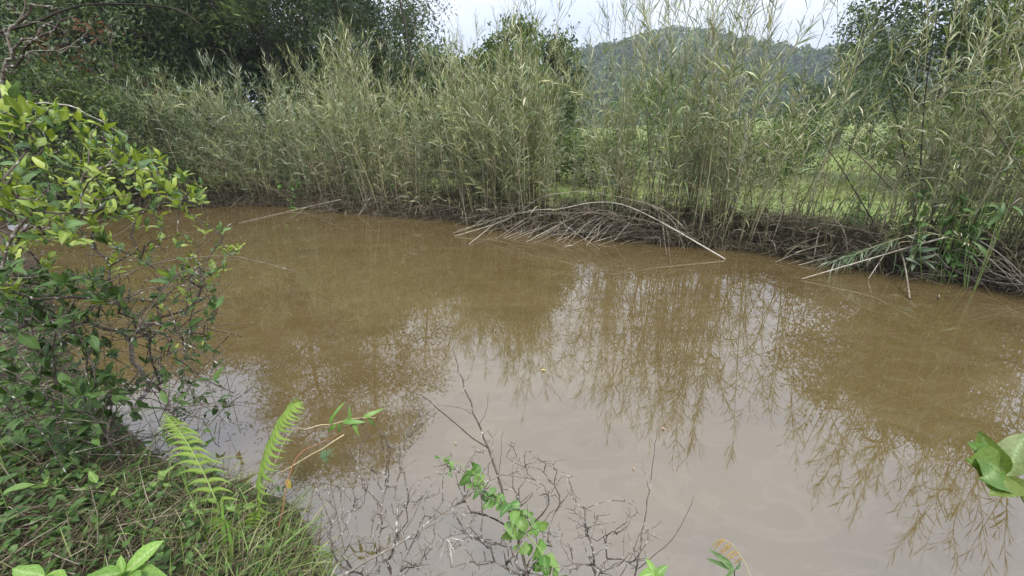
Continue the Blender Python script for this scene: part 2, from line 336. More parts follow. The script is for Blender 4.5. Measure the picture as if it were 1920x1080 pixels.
u = np.linspace(-1, 1, 340)
gx = 13 * u + 900 * u ** 9; gy = 7 + 13 * u + 900 * u ** 9
X, Y = np.meshgrid(gx, gy)
D = sdist(X, Y); Z = height(X, Y, D)
g = Geo(); n = len(u)
idx = np.arange(n * n).reshape(n, n)
Q = np.stack([idx[:-1, :-1], idx[:-1, 1:], idx[1:, 1:], idx[1:, :-1]], -1)
gr = np.clip((D - 1.6) / 1.5, 0, 1) * np.clip((Y - 4) / 4, 0, 1)
g.add(np.stack([X, Y, Z], -1), Q, np.stack([gr, gr, gr], -1))
tag(g.build('ground', M['earth']), kind='structure')

g = Geo()
pc = np.vstack([POND.mean(0)[None], POND + nrm(POND - POND.mean(0)) * 0.9])
wx, wy = np.meshgrid(np.linspace(-22, 18, 81), np.linspace(-3, 17, 41))
idx = np.arange(wx.size).reshape(wx.shape)
Q = np.stack([idx[:-1, :-1], idx[:-1, 1:], idx[1:, 1:], idx[1:, :-1]], -1).reshape(-1, 4)
cxm = wx.ravel()[Q].mean(1); cym = wy.ravel()[Q].mean(1)
Q = Q[sdist(cxm, cym) < 0.75]
g.add(np.stack([wx, wy, np.zeros_like(wx)], -1), Q)
tag(g.build('water', M['water']), kind='structure')

# ------------------------------------------------------------------ wooded hill far behind
ridge_px = [(500, 255), (800, 240), (960, 170), (1040, 122), (1090, 98), (1150, 82), (1205, 68), (1245, 66), (1290, 82), (1340, 100), (1440, 116), (1520, 112), (1600, 116), (1700, 128), (1850, 130), (2100, 160)]
HY = 340.0
rp_ = np.array([at(px, py + 16, HY) for px, py in ridge_px])
hx = np.linspace(-260, 620, 120)
rz = np.interp(hx, rp_[:, 0], rp_[:, 2])
hv = np.linspace(0, 1, 40)
HX, HV = np.meshgrid(hx, hv)
prof = np.where(HV < 0.75, np.sin(HV / 0.75 * math.pi / 2) ** 1.25, 1 - 0.4 * ((HV - 0.75) / 0.25) ** 2)
HYY = 150 + HV / 0.75 * (HY - 150) + 14 * np.sin(HX * 0.02)
HZ = 3.0 + (np.broadcast_to(rz, HX.shape) - 3) * prof + 2.0 * np.sin(HX * 0.07 + HV * 9) * np.sin(HV * 3.14)
g = Geo(); idx = np.arange(HX.size).reshape(HX.shape)
Q = np.stack([idx[:-1, :-1], idx[:-1, 1:], idx[1:, 1:], idx[1:, :-1]], -1)
g.add(np.stack([HX, HYY, HZ], -1), Q, np.full((HX.size, 3), 0.3))
tag(g.build('hill', M['hill_wood']), kind='structure')
g = Geo()
nt_ = 4200
pu = rng.random(nt_) * 0.72 + 0.06; pxh = rng.uniform(-30, 330, nt_)
fi = np.clip(pu * 39, 0, 38.99); fj = np.clip((pxh - hx[0]) / (hx[1] - hx[0]), 0, 118.9)
i0 = fi.astype(int); j0 = fj.astype(int)
base = np.stack([pxh, HYY[i0, j0], HZ[i0, j0]], -1)
hh = rng.uniform(4, 9, nt_); ww = hh * rng.uniform(.35, .5, nt_)
per = 38
dirs = nrm(rng.normal(0, 1, (nt_, per, 3)) + [0, -0.25, 0.35])
P = base[:, None] + dirs * np.stack([ww, ww, hh * .55], -1)[:, None] * rng.uniform(.75, 1.05, (nt_, per, 1)) + np.stack([0 * hh, 0 * hh, hh * .5], -1)[:, None]
cc = np.clip(rng.random(nt_)[:, None] * 0.8 + rng.random((nt_, per)) * 0.2, 0, 1)
flakes(g, P.reshape(-1, 3), 1.9, cc.ravel(), 0.8)
tag(g.build('hill_wood', M['hill_wood']), 'dark green wood covering the distant hill', 'wood', kind='stuff')

# ------------------------------------------------------------------ trees behind the pond
def crown_tree(name, label, px, Y, h, crown_lo, crown_w, mats, n_limb=11, n_sub=4, leaves=70, leaf=0.16, spread=0.5, trunk_r=0.13, lean=(0, 0), aspect=0.4, seed=0, shape=1.0, hang=0.3, group=None, cat='tree', top_w=0.3, stems=1):
    r = np.random.default_rng(seed)
    b = at(px, 300, Y); bx = b[0]; bz = float(height(np.array([bx]), np.array([Y]))[0]) - 0.05
    root = empty(name, (bx, Y, bz)); tag(root, label, cat, group)
    centres = []
    for s in range(stems):
        ln = np.array([lean[0] + (r.normal(0, .12) if stems > 1 else 0), lean[1] + (r.normal(0, .12) if stems > 1 else 0)])
        t = np.linspace(0, 1, 9)
        tp = np.stack([ln[0] * h * t ** 1.3 + .02 * h * np.sin(t * 7 + r.random() * 6), ln[1] * h * t ** 1.3 + .02 * h * np.sin(t * 6 + r.random() * 6), h * .96 * t * (1 if s == 0 else r.uniform(.75, .95))], -1)
        gt = Geo(); tubes(gt, tp, trunk_r / math.sqrt(stems) * (1 - .85 * t) * (1 + .5 * np.exp(-t * 18)), 8); gt.build('trunk', M['bark'], root)
        centres += [tp[-1], tp[-2]]
        nl = max(3, n_limb // stems)
        for i in range(nl):
            f = crown_lo + (0.97 - crown_lo) * (i + r.random() * .7) / nl
            p0 = np.array([np.interp(f, t, tp[:, k]) for k in range(3)])
            az = i * 2.4 + r.normal(0, .4)
            q = (f - crown_lo) / (1 - crown_lo)
            wd = crown_w * ((1 - q) * (1 - top_w) + top_w if shape < 0.5 else math.sqrt(max(0.05, 1 - (2 * q - 0.85) ** 2 * .8))) * r.uniform(.7, 1.1)
            d = np.array([math.cos(az), math.sin(az), r.uniform(.15, .7)])
            m_ = np.linspace(0, 1, 6)
            lp = p0 + d * (wd * m_)[:, None]; lp[:, 2] += .18 * wd * m_ ** 2; lp += r.normal(0, .03 * wd, lp.shape) * m_[:, None]
            gl_ = Geo(); tubes(gl_, lp, trunk_r * .32 * (1 - f * .5) * (1 - .8 * m_), 5)
            for j in range(n_sub):
                k = r.uniform(.3, 1.0); s0 = np.array([np.interp(k, m_, lp[:, a]) for a in range(3)])
                e = s0 + nrm(d * .6 + r.normal(0, .7, 3)) * wd * r.uniform(.25, .5)
                tubes(gl_, smooth_path([s0, (s0 + e) / 2 + r.normal(0, .05 * wd, 3), e], 4), np.array([.022, .016, .011, .006]) * (trunk_r / .13) ** .5, 4)
                centres.append(e)
            centres.append(lp[-1])
            gl_.build('limb', M['bark'], root)
    C = np.array(centres); nc = len(C)
    gc = [Geo() for _ in mats]
    which = r.random(nc)
    for ci in range(nc):
        k = int(leaves * r.uniform(.5, 1.4))
        sg = spread * r.uniform(.6, 1.25)
        Pp = C[ci] + r.normal(0, 1, (k, 3)) * [sg, sg, sg * .62]
        dd = nrm(r.normal(0, 1, (k, 3)) + [0, 0, -hang])
        mi = 0 if len(mats) == 1 else int(which[ci] > (.93 if mats[1] == 'red_crown' else .75))
        tone = np.clip(r.random() * .75 + r.random(k) * .25, 0, 1)
        flakes(gc[mi], Pp, leaf * r.uniform(.6, 1.3, k), tone, aspect, dd)
    cr = None
    for gg, mt in zip(gc, mats):
        if gg.n: cr = gg.build('crown', M[mt], root); cr['kind'] = 'stuff'
    return root
T = crown_tree
T('tall_tree', 'tall dark tree with thick straight trunk behind arching reeds', 275, 19, 7.9, .16, 3.0, ['dark_crown'], 26, 6, 150, .27, .6, .24, (-.03, 0), .22, 1, cat='tree')
T('tall_tree', 'tall dark tree with slim leaning trunk between two taller trunks', 405, 21, 9.0, .3, 2.7, ['dark_crown'], 28, 6, 150, .27, .6, .2, (.02, 0), .2, 2)
T('tall_tree', 'tall dark fine-leaved tree with trunk rising from reed tops', 530, 20, 17.5, .27, 3.2, ['dark_crown', 'mid_crown'], 28, 6, 150, .26, .58, .2, (.01, 0), .2, 3)
T('tall_tree', 'tall dark tree with sky showing through its open crown', 665, 20, 16, .16, 3.0, ['dark_crown'], 25, 6, 125, .25, .55, .19, (-.03, 0), .2, 4)
T('slender_tree', 'thin open tree with bare twigs showing against the sky', 775, 18.5, 10, .3, 2.0, ['dark_crown'], 15, 5, 62, .13, .36, .1, (.0, 0), .3, 5)
T('round_tree', 'rounded green tree rising above the reeds against the sky', 955, 17, 5.3, .25, 1.15, ['mid_crown', 'dark_crown'], 16, 5, 110, .15, .26, .1, (0, 0), .55, 6)
T('round_tree', 'low dark rounded tree beside the rounded green tree', 1030, 19, 5.6, .2, 1.2, ['dark_crown', 'mid_crown'], 14, 5, 110, .15, .32, .09, (0, 0), .55, 7)
T('bush', 'dark dense bush under the low rounded tree', 1045, 16.5, 3.6, .1, .9, ['dark_crown'], 10, 4, 70, .14, .3, .07, (0, 0), .5, 8, cat='bush')
T('bush', 'pale green bush seen through reeds below the distant hill', 1225, 20, 3.8, .1, 1.8, ['light_crown', 'mid_crown'], 12, 4, 60, .15, .4, .07, (0, 0), .5, 9, cat='bush')
T('pine_tree', 'dark pointed tree on the meadow edge seen between reeds', 1562, 34, 9.6, .15, 2.2, ['dark_crown'], 18, 4, 60, .25, .5, .2, (0, 0), .4, 10, shape=0)
T('pine_tree', 'shorter dark tree beside the pointed tree on meadow edge', 1612, 36, 8.8, .15, 2.0, ['dark_crown'], 16, 4, 60, .25, .5, .18, (0, 0), .4, 11, shape=0, top_w=.5)
T('broad_tree', 'broad dark tree towering behind the tallest reeds', 1760, 15, 8.4, .2, 2.7, ['dark_crown', 'mid_crown'], 20, 6, 120, .17, .5, .18, (0, 0), .5, 12)
T('broad_tree', 'dense mid green tree behind the tallest reeds', 1960, 13, 8.0, .15, 2.5, ['mid_crown', 'dark_crown'], 20, 6, 120, .16, .5, .16, (0, 0), .5, 13)
T('bush', 'yellow green bush behind reeds on the bank edge', 1905, 10.5, 2.7, .1, 1.0, ['light_crown'], 10, 4, 70, .12, .28, .06, (0, 0), .55, 14, cat='bush')
T('bush', 'dark bush at the edge of the green meadow', 1500, 30, 4.2, .1, 2.3, ['dark_crown', 'mid_crown'], 12, 4, 70, .2, .5, .08, (0, 0), .5, 15, cat='bush')
T('bush', 'dark evergreen bush at the foot of the pointed tree', 1590, 31, 4.6, .1, 2.2, ['dark_crown'], 12, 4, 70, .2, .5, .08, (0, 0), .5, 16, cat='bush')
# broad-leaved thicket on the left
T('bush', 'tall dark thicket bush with rusty red leaf tips', 225, 14.5, 5.4, .1, 2.0, ['dark_crown', 'red_crown'], 14, 5, 80, .16, .42, .1, (0, 0), .34, 17, cat='bush', hang=.7, stems=2)
T('bush', 'dark broad-leaved bush behind the lichen-covered branches', 60, 11.5, 4.9, .1, 2.2, ['dark_crown', 'mid_crown'], 16, 5, 80, .15, .42, .1, (0, 0), .34, 18, cat='bush', hang=.7, stems=3)
T('bush', 'mid green bush overhanging the shaded left shore', 150, 12.4, 3.6, .05, 1.9, ['mid_crown', 'dark_crown'], 16, 5, 75, .14, .4, .08, (0, 0), .34, 19, cat='bush', hang=.7, stems=3)
T('bush', 'low dark bush beside the arching reeds at the shore', 290, 13.4, 2.6, .05, 1.4, ['dark_crown'], 14, 4, 70, .13, .34, .06, (0, 0), .34, 20, cat='bush', hang=.7, stems=3)
T('bush', 'dark bush at the far end of the shaded shore', -110, 10.0, 4.2, .05, 2.0, ['dark_crown', 'mid_crown'], 14, 5, 70, .14, .42, .08, (0, 0), .34, 21, cat='bush', hang=.7, stems=3)
T('tall_tree', 'tall dark tree behind the broad-leaved thicket', 90, 17, 8.2, .14, 3.2, ['dark_crown'], 24, 6, 150, .27, .6, .2, (-.05, 0), .22, 22)

for i_, (px_, Y_, h_) in enumerate(((20, 25, 9), (190, 27, 9), (330, 28, 9.5), (470, 27, 11), (610, 27, 10), (720, 26, 8))):
    T('background_tree', 'dark tree in the dense wood behind the tall trunks', px_, Y_, h_, .08, 4.0, ['dark_crown'], 18, 5, 90, .36, .8, .2, (0, 0), .25, 40 + i_, group='trees of the dense wood behind')
for i_, (px_, Y_, h_) in enumerate(((380, 22, 5.5), (500, 23, 6.0), (620, 23, 5.6), (730, 22, 5.0), (830, 21, 4.6), (900, 22, 4.4))):
    T('bush', 'dark bush closing the gaps beneath the tall trees', px_, Y_, h_, .05, 2.6, ['dark_crown', 'mid_crown'], 16, 5, 90, .24, .6, .1, (0, 0), .5, 60 + i_, group='bushes beneath the tall trees', cat='bush', stems=2)

for i_, px_ in enumerate((590, 660, 725, 790, 850, 930)):  # added dark bushes imitate the tree-shaded hollow behind the reeds
    T('bush', 'added dark bush standing in for shade behind the meadow strip', px_, 18.3 + .4 * (i_ % 3), 2.7, .03, 1.5, ['dark_crown'], 14, 4, 80, .17, .4, .06, (0, 0), .4, 80 + i_, group='low shaded bushes behind the meadow strip', cat='bush', stems=3)

for i_, (px_, Y_, h_) in enumerate(((1085, 14.5, 1.7), (1150, 15.5, 2.2), (1290, 14.0, 1.9), (1340, 16, 2.4), (1430, 14.5, 2.0), (1480, 19, 2.4), (1700, 13, 2.2), (1680, 22, 2.4))):
    T('bush', 'scrubby green bush at the near edge of the meadow', px_, Y_, h_, .03, .95, ['mid_crown', 'dark_crown'], 12, 4, 55, .13, .3, .05, (0, 0), .4, 120 + i_, group='scrubby bushes along the meadow edge', cat='bush', stems=3)

# pale standing trunk among the reeds
p0 = at(1383, 352, 10.2); p1 = at(1400, 205, 10.2)
g = Geo(); tubes(g, smooth_path([p0 - [0.05, 0, .5], p0, (p0 + p1) / 2 + [.03, 0, 0], p1], 9), np.linspace(.05, .034, 9), 8)
tag(g.build('dead_tree', M['pale_bark']), 'pale bleached dead tree stem standing among the green reeds', 'dead tree')

# ------------------------------------------------------------------ reeds
SEG = np.hypot(*np.diff(FAR, axis=0).T); ARC = np.concatenate([[0], np.cumsum(SEG)])
def shore(s, off):
    """point at arc length s along the far shore, off metres behind it"""
    x = np.interp(s, ARC, FAR[:, 0]); y = np.interp(s, ARC, FAR[:, 1])
    e = 0.6
    tx = np.interp(s + e, ARC, FAR[:, 0]) - np.interp(s - e, ARC, FAR[:, 0]); ty = np.interp(s + e, ARC, FAR[:, 1]) - np.interp(s - e, ARC, FAR[:, 1])
    l = np.hypot(tx, ty) + 1e-9
    return x - ty / l * off, y + tx / l * off
def shoreY(px): return np.interp(px, [p[0] for p in FAR_PX], FAR[:, 1])

def reed_geo(r, h, bend, dry=False, leafy=1.0):
    """one reed cane in local space: (stem Geo, leaf Geo)"""
    gs, gl_ = Geo(), Geo()
    az = r.uniform(0, 6.28); bd = np.array([math.cos(az), math.sin(az)])
    t = np.linspace(0, 1, 8)
    wob = .012 * h * np.sin(t * 5 + r.random() * 6)
    P = np.stack([bd[0] * bend * h * t ** 2.2 + wob, bd[1] * bend * h * t ** 2.2 + wob * .6, h * t * (1 - .35 * bend * t ** 2)], -1)
    tubes(gs, P, (.0105 if h > 2 else .007) * (1.05 - .85 * t), 4, [r.random()])
    T_ = nrm(np.gradient(P, axis=0))
    n = int(h / .105 * leafy)
    f = np.sort(r.uniform(.14, 1.0, n)) ** .75
    B = np.stack([np.interp(f, t, P[:, k]) for k in range(3)], -1); TT = np.stack([np.interp(f, t, T_[:, k]) for k in range(3)], -1)
    a0 = r.uniform(0, 6.28); aa = a0 + np.where(np.arange(n) % 2, 0, math.pi) + r.normal(0, .7, n)
    lat = np.stack([np.cos(aa), np.sin(aa), 0 * aa], -1)
    ang = np.interp(f, [0, .5, .9, 1], [1.15, .85, .6, .3]) * r.uniform(.6, 1.5, n)
    Dd = nrm(TT * np.cos(ang)[:, None] + lat * np.sin(ang)[:, None])
    L = np.interp(f, [0, .3, .7, 1], [.24, .34, .32, .22]) * r.uniform(.6, 1.25, n); W = L * .052 * r.uniform(.6, 1.35, n) + .003
    blades(gl_, B, Dd, L, W, np.interp(f, [0, .6, 1], [.7, .4, .12]) * r.uniform(.4, 1.5, n), 3, r.random(n) * .45)
    for k in range(int(r.integers(4, 9) * leafy)):               # leafy side shoots
        f0 = r.uniform(.3, .93); b0 = np.array([np.interp(f0, t, P[:, q]) for q in range(3)])
        aa = r.uniform(0, 6.28); d = nrm(np.array([math.cos(aa) * .5, math.sin(aa) * .5, 1.0]) + r.normal(0, .12, 3))
        ln = r.uniform(.25, .65) * (1.15 - f0 * .5)
        m_ = np.linspace(0, 1, 4); sp = b0 + d * (ln * m_)[:, None]; sp[:, :2] += (np.array([math.cos(aa), math.sin(aa)]) * .12 * ln) * m_[:, None] ** 2
        tubes(gs, sp, np.linspace(.004, .0015, 4), 3, [r.random()])
        q = int(r.integers(6, 10)); ff = np.linspace(.2, 1, q); bb = np.stack([np.interp(ff, m_, sp[:, c]) for c in range(3)], -1)
        a2 = r.uniform(0, 6.28) + np.where(np.arange(q) % 2, 0, math.pi) + r.normal(0, .5, q)
        dd = nrm(d * .9 + np.stack([np.cos(a2), np.sin(a2), 0 * a2], -1) * np.linspace(.85, .3, q)[:, None])
        blades(gl_, bb, dd, r.uniform(.12, .23, q), r.uniform(.009, .015, q), r.uniform(.05, .4, q), 2, r.random(q) * .45)
    return gs, gl_
rr = np.random.default_rng(77)
variants = []
for i in range(20):
    gs, gl_ = reed_geo(rr, 3.0, rr.choice([.04, .08, .14, .22]), leafy=rr.uniform(.8, 1.2)); variants.append((gs.arrays(), gl_.arrays(), gs, gl_))
bent = []
for i in range(8):
    gs, gl_ = reed_geo(rr, 2.6, rr.uniform(.45, .85), leafy=1.1); bent.append((gs.arrays(), gl_.arrays(), gs, gl_))

TOP = np.array([(-200, 150), (200, 130), (330, 100), (400, 100), (480, 80), (560, 95), (620, 50), (700, 15), (760, 60), (830, 60), (900, 15), (1000, -55), (1100, -100), (1200, -140), (1300, -140), (1400, -150), (1500, -120), (1560, -80), (1620, -80), (1660, -150), (1720, -230), (1800, -300), (1920, -340), (2300, -330)], float)
DENS = np.array([(-200, .3), (200, .4), (330, .75), (480, .9), (560, .95), (700, 1), (770, .8), (830, .7), (880, 1), (1030, .85), (1080, .4), (1160, .6), (1200, .4), (1260, .6), (1310, .3), (1360, .85), (1460, .9), (1500, .34), (1620, .3), (1670, .6), (1750, .85), (2300, 1)], float)
placed = []
r3 = np.random.default_rng(31)
while len(placed) < 1850:
    s = r3.uniform(ARC[1], ARC[-1]); x, y = shore(s, 0); px = float(project(np.array([x, y, .3]))[0])
    off = -.1 + np.interp(px, [600, 900, 1600, 1800], [2.4, 1.35, 1.3, 1.7]) * r3.random() ** 1.3
    x, y = shore(s, off)
    px, _ = project(np.array([x, y, .3])); px = float(px)
    # clumped density
    cl = .55 + .45 * math.sin(s * 2.3 + 1.2 * math.sin(off * 2)) * math.sin(s * .9 + 2)
    near_w = np.interp(px, [330, 1100, 1500, 1900], [1.0, .85, .8, .75])
    if r3.random() > np.interp(px, DENS[:, 0], DENS[:, 1]) * (.08 + .92 * cl ** 1.35) * near_w: continue
    z0 = float(height(np.array([x]), np.array([y]))[0]) - .03
    top = at(px, float(np.interp(px, TOP[:, 0], TOP[:, 1])), y)[2] - z0
    fr = r3.choice([r3.uniform(.16, .4), r3.uniform(.4, .72), r3.uniform(.72, 1.0)], p=([.38, .38, .24] if px < 1000 else [.34, .34, .32]) if cl > .5 else [.55, .33, .12])
    hgt = max(.7, top * fr)
    placed.append((x, y, z0, px, off, hgt, top * (fr > .82)))
# the 300 that show largest: tall ones near the water
score = [p[5] * .8 / math.hypot(p[0], p[1]) * (1.6 if 300 < p[3] < 1950 else .3) * (1.3 if p[6] > 0 else 1) - .03 * p[4] for p in placed]
order = np.argsort(score)[::-1]
indiv = set(order[:295].tolist())
stem_me, leaf_me = {}, {}
ZONES = [(560, 'beside the dark thicket on the far bank'), (740, 'in front of the tall dark trees'), (860, 'above the bent pale cane'), (985, 'in front of the rounded green tree'), (1130, 'behind the arching pile of dead canes'), (1320, 'in front of the distant hill'), (1490, 'in the dense clump round the pale dead trunk'), (1640, 'at the gap showing the meadow'), (1780, 'behind the long sloping bleached cane'), (9999, 'in front of the broad dark tree')]
bed_s, bed_l = Geo(), Geo()
def xf(arr, rz, sx, sz, loc, shear):
    v, q, c, m = arr
    cz, s_ = math.cos(rz), math.sin(rz)
    o = np.empty_like(v); o[:, 0] = (v[:, 0] * cz - v[:, 1] * s_) * sx; o[:, 1] = (v[:, 0] * s_ + v[:, 1] * cz) * sx; o[:, 2] = v[:, 2] * sz
    o[:, 0] += o[:, 2] * shear[0]; o[:, 1] += o[:, 2] * shear[1]
    return o + loc
for i, (x, y, z0, px, off, hgt, _) in enumerate(placed):
    droopy = (px < 560 and r3.random() < .6) or r3.random() < .07
    lib, key = (bent, 'b') if droopy else (variants, 'v')
    k = int(r3.integers(len(lib))); rz = r3.uniform(0, 6.28)
    sz = hgt / (2.6 if droopy else 3.0); sx = .75 + .25 * sz
    shear = (r3.normal(-.03, .10), r3.normal(-.07, .08))
    if px > 1450: shear = (shear[0] + r3.normal(.0, .08), shear[1])
    green = (px < 600 and r3.random() < .6) or r3.random() < .22
    dry = hgt < 1.9 and r3.random() < .55
    if dry: green = False
    if i in indiv:
        kk = (key, k, green)
        if kk not in stem_me:
            stem_me[kk] = lib[k][2].mesh('reed_stem', M['reed_stem']); leaf_me[kk] = lib[k][3].mesh('reed_leaves', M['reed_green' if green else 'reed_leaf'])
        o = obj('reed', stem_me[kk]); o.location = (x, y, z0); o.rotation_euler = (-shear[1], shear[0], rz); o.scale = (sx, sx, sz)
        zone = ZONES[int(np.searchsorted([z[0] for z in ZONES], px))][1] if px < 3000 else 'x'
        look = ('bent ' if droopy else 'upright ') + ('green' if green else 'straw-coloured') + ' reed'
        tag(o, look + ' ' + zone, 'reed', look + 's ' + zone)
        l = obj('leaves', leaf_me[kk], o); l['kind'] = 'stuff'
    else:
        a, b = lib[k][0], lib[k][1]
        loc = np.array([x, y, z0])
        bed_s.add(xf(a, rz, sx, sz, loc, shear), a[1], a[2])
        c = b[2].copy(); c[:, 0] = (c[:, 0] + r3.random()) % 1
        bed_l.add(xf(b, rz, sx, sz, loc, shear), b[1], c, 2 if dry else int(green))
bed = bed_s.build('reed_bed', M['reed_stem']); tag(bed, 'dense bed of leafy reed canes filling the far bank', 'reeds', kind='stuff')
tag(bed_l.build('leaves', [M['reed_leaf'], M['reed_green'], M['reed_dry']], bed), kind='stuff')

# dead stubble and fallen litter along the waterline
g = Geo(); r4 = np.random.default_rng(41)
n = 9500
s = r4.uniform(ARC[1], ARC[-1], n); off = r4.normal(.12, .17, n)
x, y = shore(s, off); z = np.maximum(height(x, y), -.05)
L = r4.uniform(.2, .95, n) * np.interp(off, [-.4, .5], [.6, 1])
d = nrm(np.stack([r4.normal(0, .4, n), r4.normal(-.12, .4, n), r4.uniform(.3, 1.0, n)], -1))
m_ = np.linspace(0, 1, 3)
P = np.stack([x, y, z], -1)[:, None] + d[:, None] * (L[:, None] * m_)[..., None]; P[:, :, 2] -= (.25 * L)[:, None] * m_ ** 2
tubes(g, P, np.tile([[.0055, .0045, .002]], (n, 1)) * r4.uniform(.6, 1.3, (n, 1)), 3, r4.random(n))
n = 1900
s = r4.uniform(ARC[1], ARC[-1], n); off = r4.normal(.0, .14, n); x, y = shore(s, off); z = np.maximum(height(x, y), 0) + np.abs(r4.normal(.1, .14, n))
az = r4.normal(0, .8, n) + np.where(r4.random(n) < .5, 0, math.pi); L = r4.uniform(.3, 1.5, n)
d = nrm(np.stack([np.cos(az), np.sin(az) * .8, r4.normal(.05, .22, n)], -1))
P = np.stack([x, y, z], -1)[:, None] + d[:, None] * (L[:, None] * (m_ - .5))[..., None]; P[:, 1, 2] += .05 * L; P[:, :, 2] = np.maximum(P[:, :, 2], .004)
tubes(g, P, np.tile([[.005, .0045, .002]], (n, 1)) * r4.uniform(.6, 1.5, (n, 1)), 3, r4.random(n))
n = 9000
s = r4.uniform(ARC[1], ARC[-1], n); off = r4.normal(.08, .16, n); x, y = shore(s, off); z = np.maximum(height(x, y), 0) + np.abs(r4.normal(.15, .25, n))
blades(g, np.stack([x, y, z], -1), nrm(r4.normal(0, .7, (n, 3)) + [0, -.45, .1]), r4.uniform(.15, .45, n), r4.uniform(.008, .018, n), r4.uniform(.3, 1.2, n), 3, r4.random(n))
tag(g.build('reed_litter', M['litter']), 'brown dead stalks and leaf litter matted along the waterline', 'litter', kind='stuff')

# green weeds under the reeds
g = Geo(); n = 24000
s = r4.uniform(ARC[1], ARC[-1], n); off = r4.uniform(.0, 2.6, n); x, y = shore(s, off); z0 = height(x, y)
px, _ = project(np.stack([x, y, z0], -1))
wgt = np.interp(px, [330, 420, 540, 600, 660, 740, 900, 1000, 1150, 1300, 1480, 1650, 1750, 2000], [.6, .7, 1.0, 1.0, .6, .8, .35, .3, .35, .4, .35, .5, 1.0, 1.0])
hm = np.interp(px, [330, 540, 600, 680, 760, 900, 1300, 1650, 1750, 2000], [.9, 1.2, 1.3, .8, .7, .5, .5, .6, 1.1, 1.2]) * (.5 + .5 * np.sin(s * 3.1) * np.sin(s * 1.3 + 1)) + .15
k = r4.random(n) < wgt
x, y, z0, hm = x[k], y[k], z0[k], hm[k]; n = len(x)
z = z0 + hm * r4.random(n) ** 1.3
blades(g, np.stack([x, y, z], -1), nrm(r4.normal(0, .7, (n, 3)) + [0, -.1, .4]), r4.uniform(.06, .2, n), r4.uniform(.02, .045, n), r4.uniform(.2, .8, n), 2, r4.random(n))
tag(g.build('weeds', M['weed']), 'low green weeds growing between the reed stems', 'weeds', kind='stuff')

# meadow grass behind the reeds
g = Geo(); n = 26000
yy = 11 + 45 * r4.random(n) ** 1.8; xx = r4.uniform(-.65, 1.5, n) * yy
k = sdist(xx, yy) > 1.4; xx, yy = xx[k], yy[k]; n = len(xx); zz = height(xx, yy)
sc_ = np.interp(yy, [10, 60], [.35, .8])
blades(g, np.stack([xx, yy, zz], -1), nrm(r4.normal(0, .35, (n, 3)) + [0, 0, 1]), sc_ * r4.uniform(.5, 1.1, n), .012 + yy * .0012, r4.uniform(.1, .6, n), 2, np.clip(r4.random(n) * .6 + .4 * (.5 + .5 * np.sin(xx * .35) * np.sin(yy * .3 + 1)), 0, 1))
tag(g.build('meadow_grass', M['meadow']), 'bright green meadow grass behind the reeds', 'grass', kind='stuff')

# fallen and leaning canes that can be told apart
def cane(pts, rad, label, mat='dead_cane', name='fallen_cane', group=None, m=14, end=.45, leafy=0):
    P = []
    for q in pts:
        if len(q) == 2: P.append(ground(q[0], q[1], .012))
        else: P.append(at(q[0], q[1], float(shoreY(q[0])) + q[2]))
    P = smooth_path(P, m); org = P[0].copy()
    g = Geo(); tubes(g, P - org, np.linspace(rad, rad * end, m), 6)
    o = g.build(name, M[mat]); o.location = org; tag(o, label, 'cane', group)
    if leafy:
        gl_ = Geo(); k = r4.uniform(.15, 1, leafy); B = np.stack([np.interp(k, np.linspace(0, 1, m), (P - org)[:, a]) for a in range(3)], -1)
        dr = nrm(P[-1] - P[0]); blades(gl_, B, nrm(dr * .7 + r4.normal(0, .5, (leafy, 3)) + [0, 0, -.2]), r4.uniform(.1, .3, leafy), r4.uniform(.01, .02, leafy), r4.uniform(.2, .9, leafy), 3)
        l = gl_.build('leaves', M['reed_green'], o); l['kind'] = 'stuff'
    return o
cane([(640, 374, -.7), (560, 392, -.95), (447, 418)], .017, 'long pale fallen cane slanting from the bank onto open water', leafy=6)
ARCH = 'bleached cane in the arching pile of dead canes'; AG = 'dead canes arching over the waterline'
cane([(853, 443), (950, 412, -.35), (1010, 372, -.2), (1056, 362, -.1), (1102, 359, -.05), (1134, 364, -.05), (1228, 386, -.2), (1280, 422, -.3)], .013, ARCH, group=AG, m=22)
cane([(1360, 486), (1237, 415, -.25), (1165, 383, -.15), (1108, 380, -.1), (1048, 392, -.2), (993, 395, -.25), (936, 415, -.35), (879, 458)], .014, ARCH, group=AG, m=22)
cane([(850, 437), (970, 400, -.3), (1050, 400, -.25), (1119, 399, -.2), (1180, 407, -.25), (1251, 426, -.3), (1288, 457)], .012, ARCH, group=AG, m=20)
for q in range(52):
    a = r4.uniform(850, 1150); b = a + r4.uniform(80, 300); lift = r4.uniform(4, 66); mid = (a + b) / 2
    ya = np.interp(a, [p[0] for p in FAR_PX], [p[1] for p in FAR_PX]) + r4.uniform(2, 24); yb = np.interp(b, [p[0] for p in FAR_PX], [p[1] for p in FAR_PX]) + r4.uniform(-12, 14)
    ym = (ya + yb) / 2 - lift
    cane([(a, ya), ((a + mid) / 2, (ya + ym) / 2 - 8, -.25), (mid + r4.normal(0, 12), ym + r4.normal(0, 5), -.15 + r4.normal(0, .08)), ((b + mid) / 2, (yb + ym) / 2 - 6, -.15), (b, yb, -.12)], r4.uniform(.003, .007), ARCH, group=AG, m=14)
RB = 'grey dead cane sweeping low under the tallest reeds'; RG = 'dead canes under the tallest reeds'
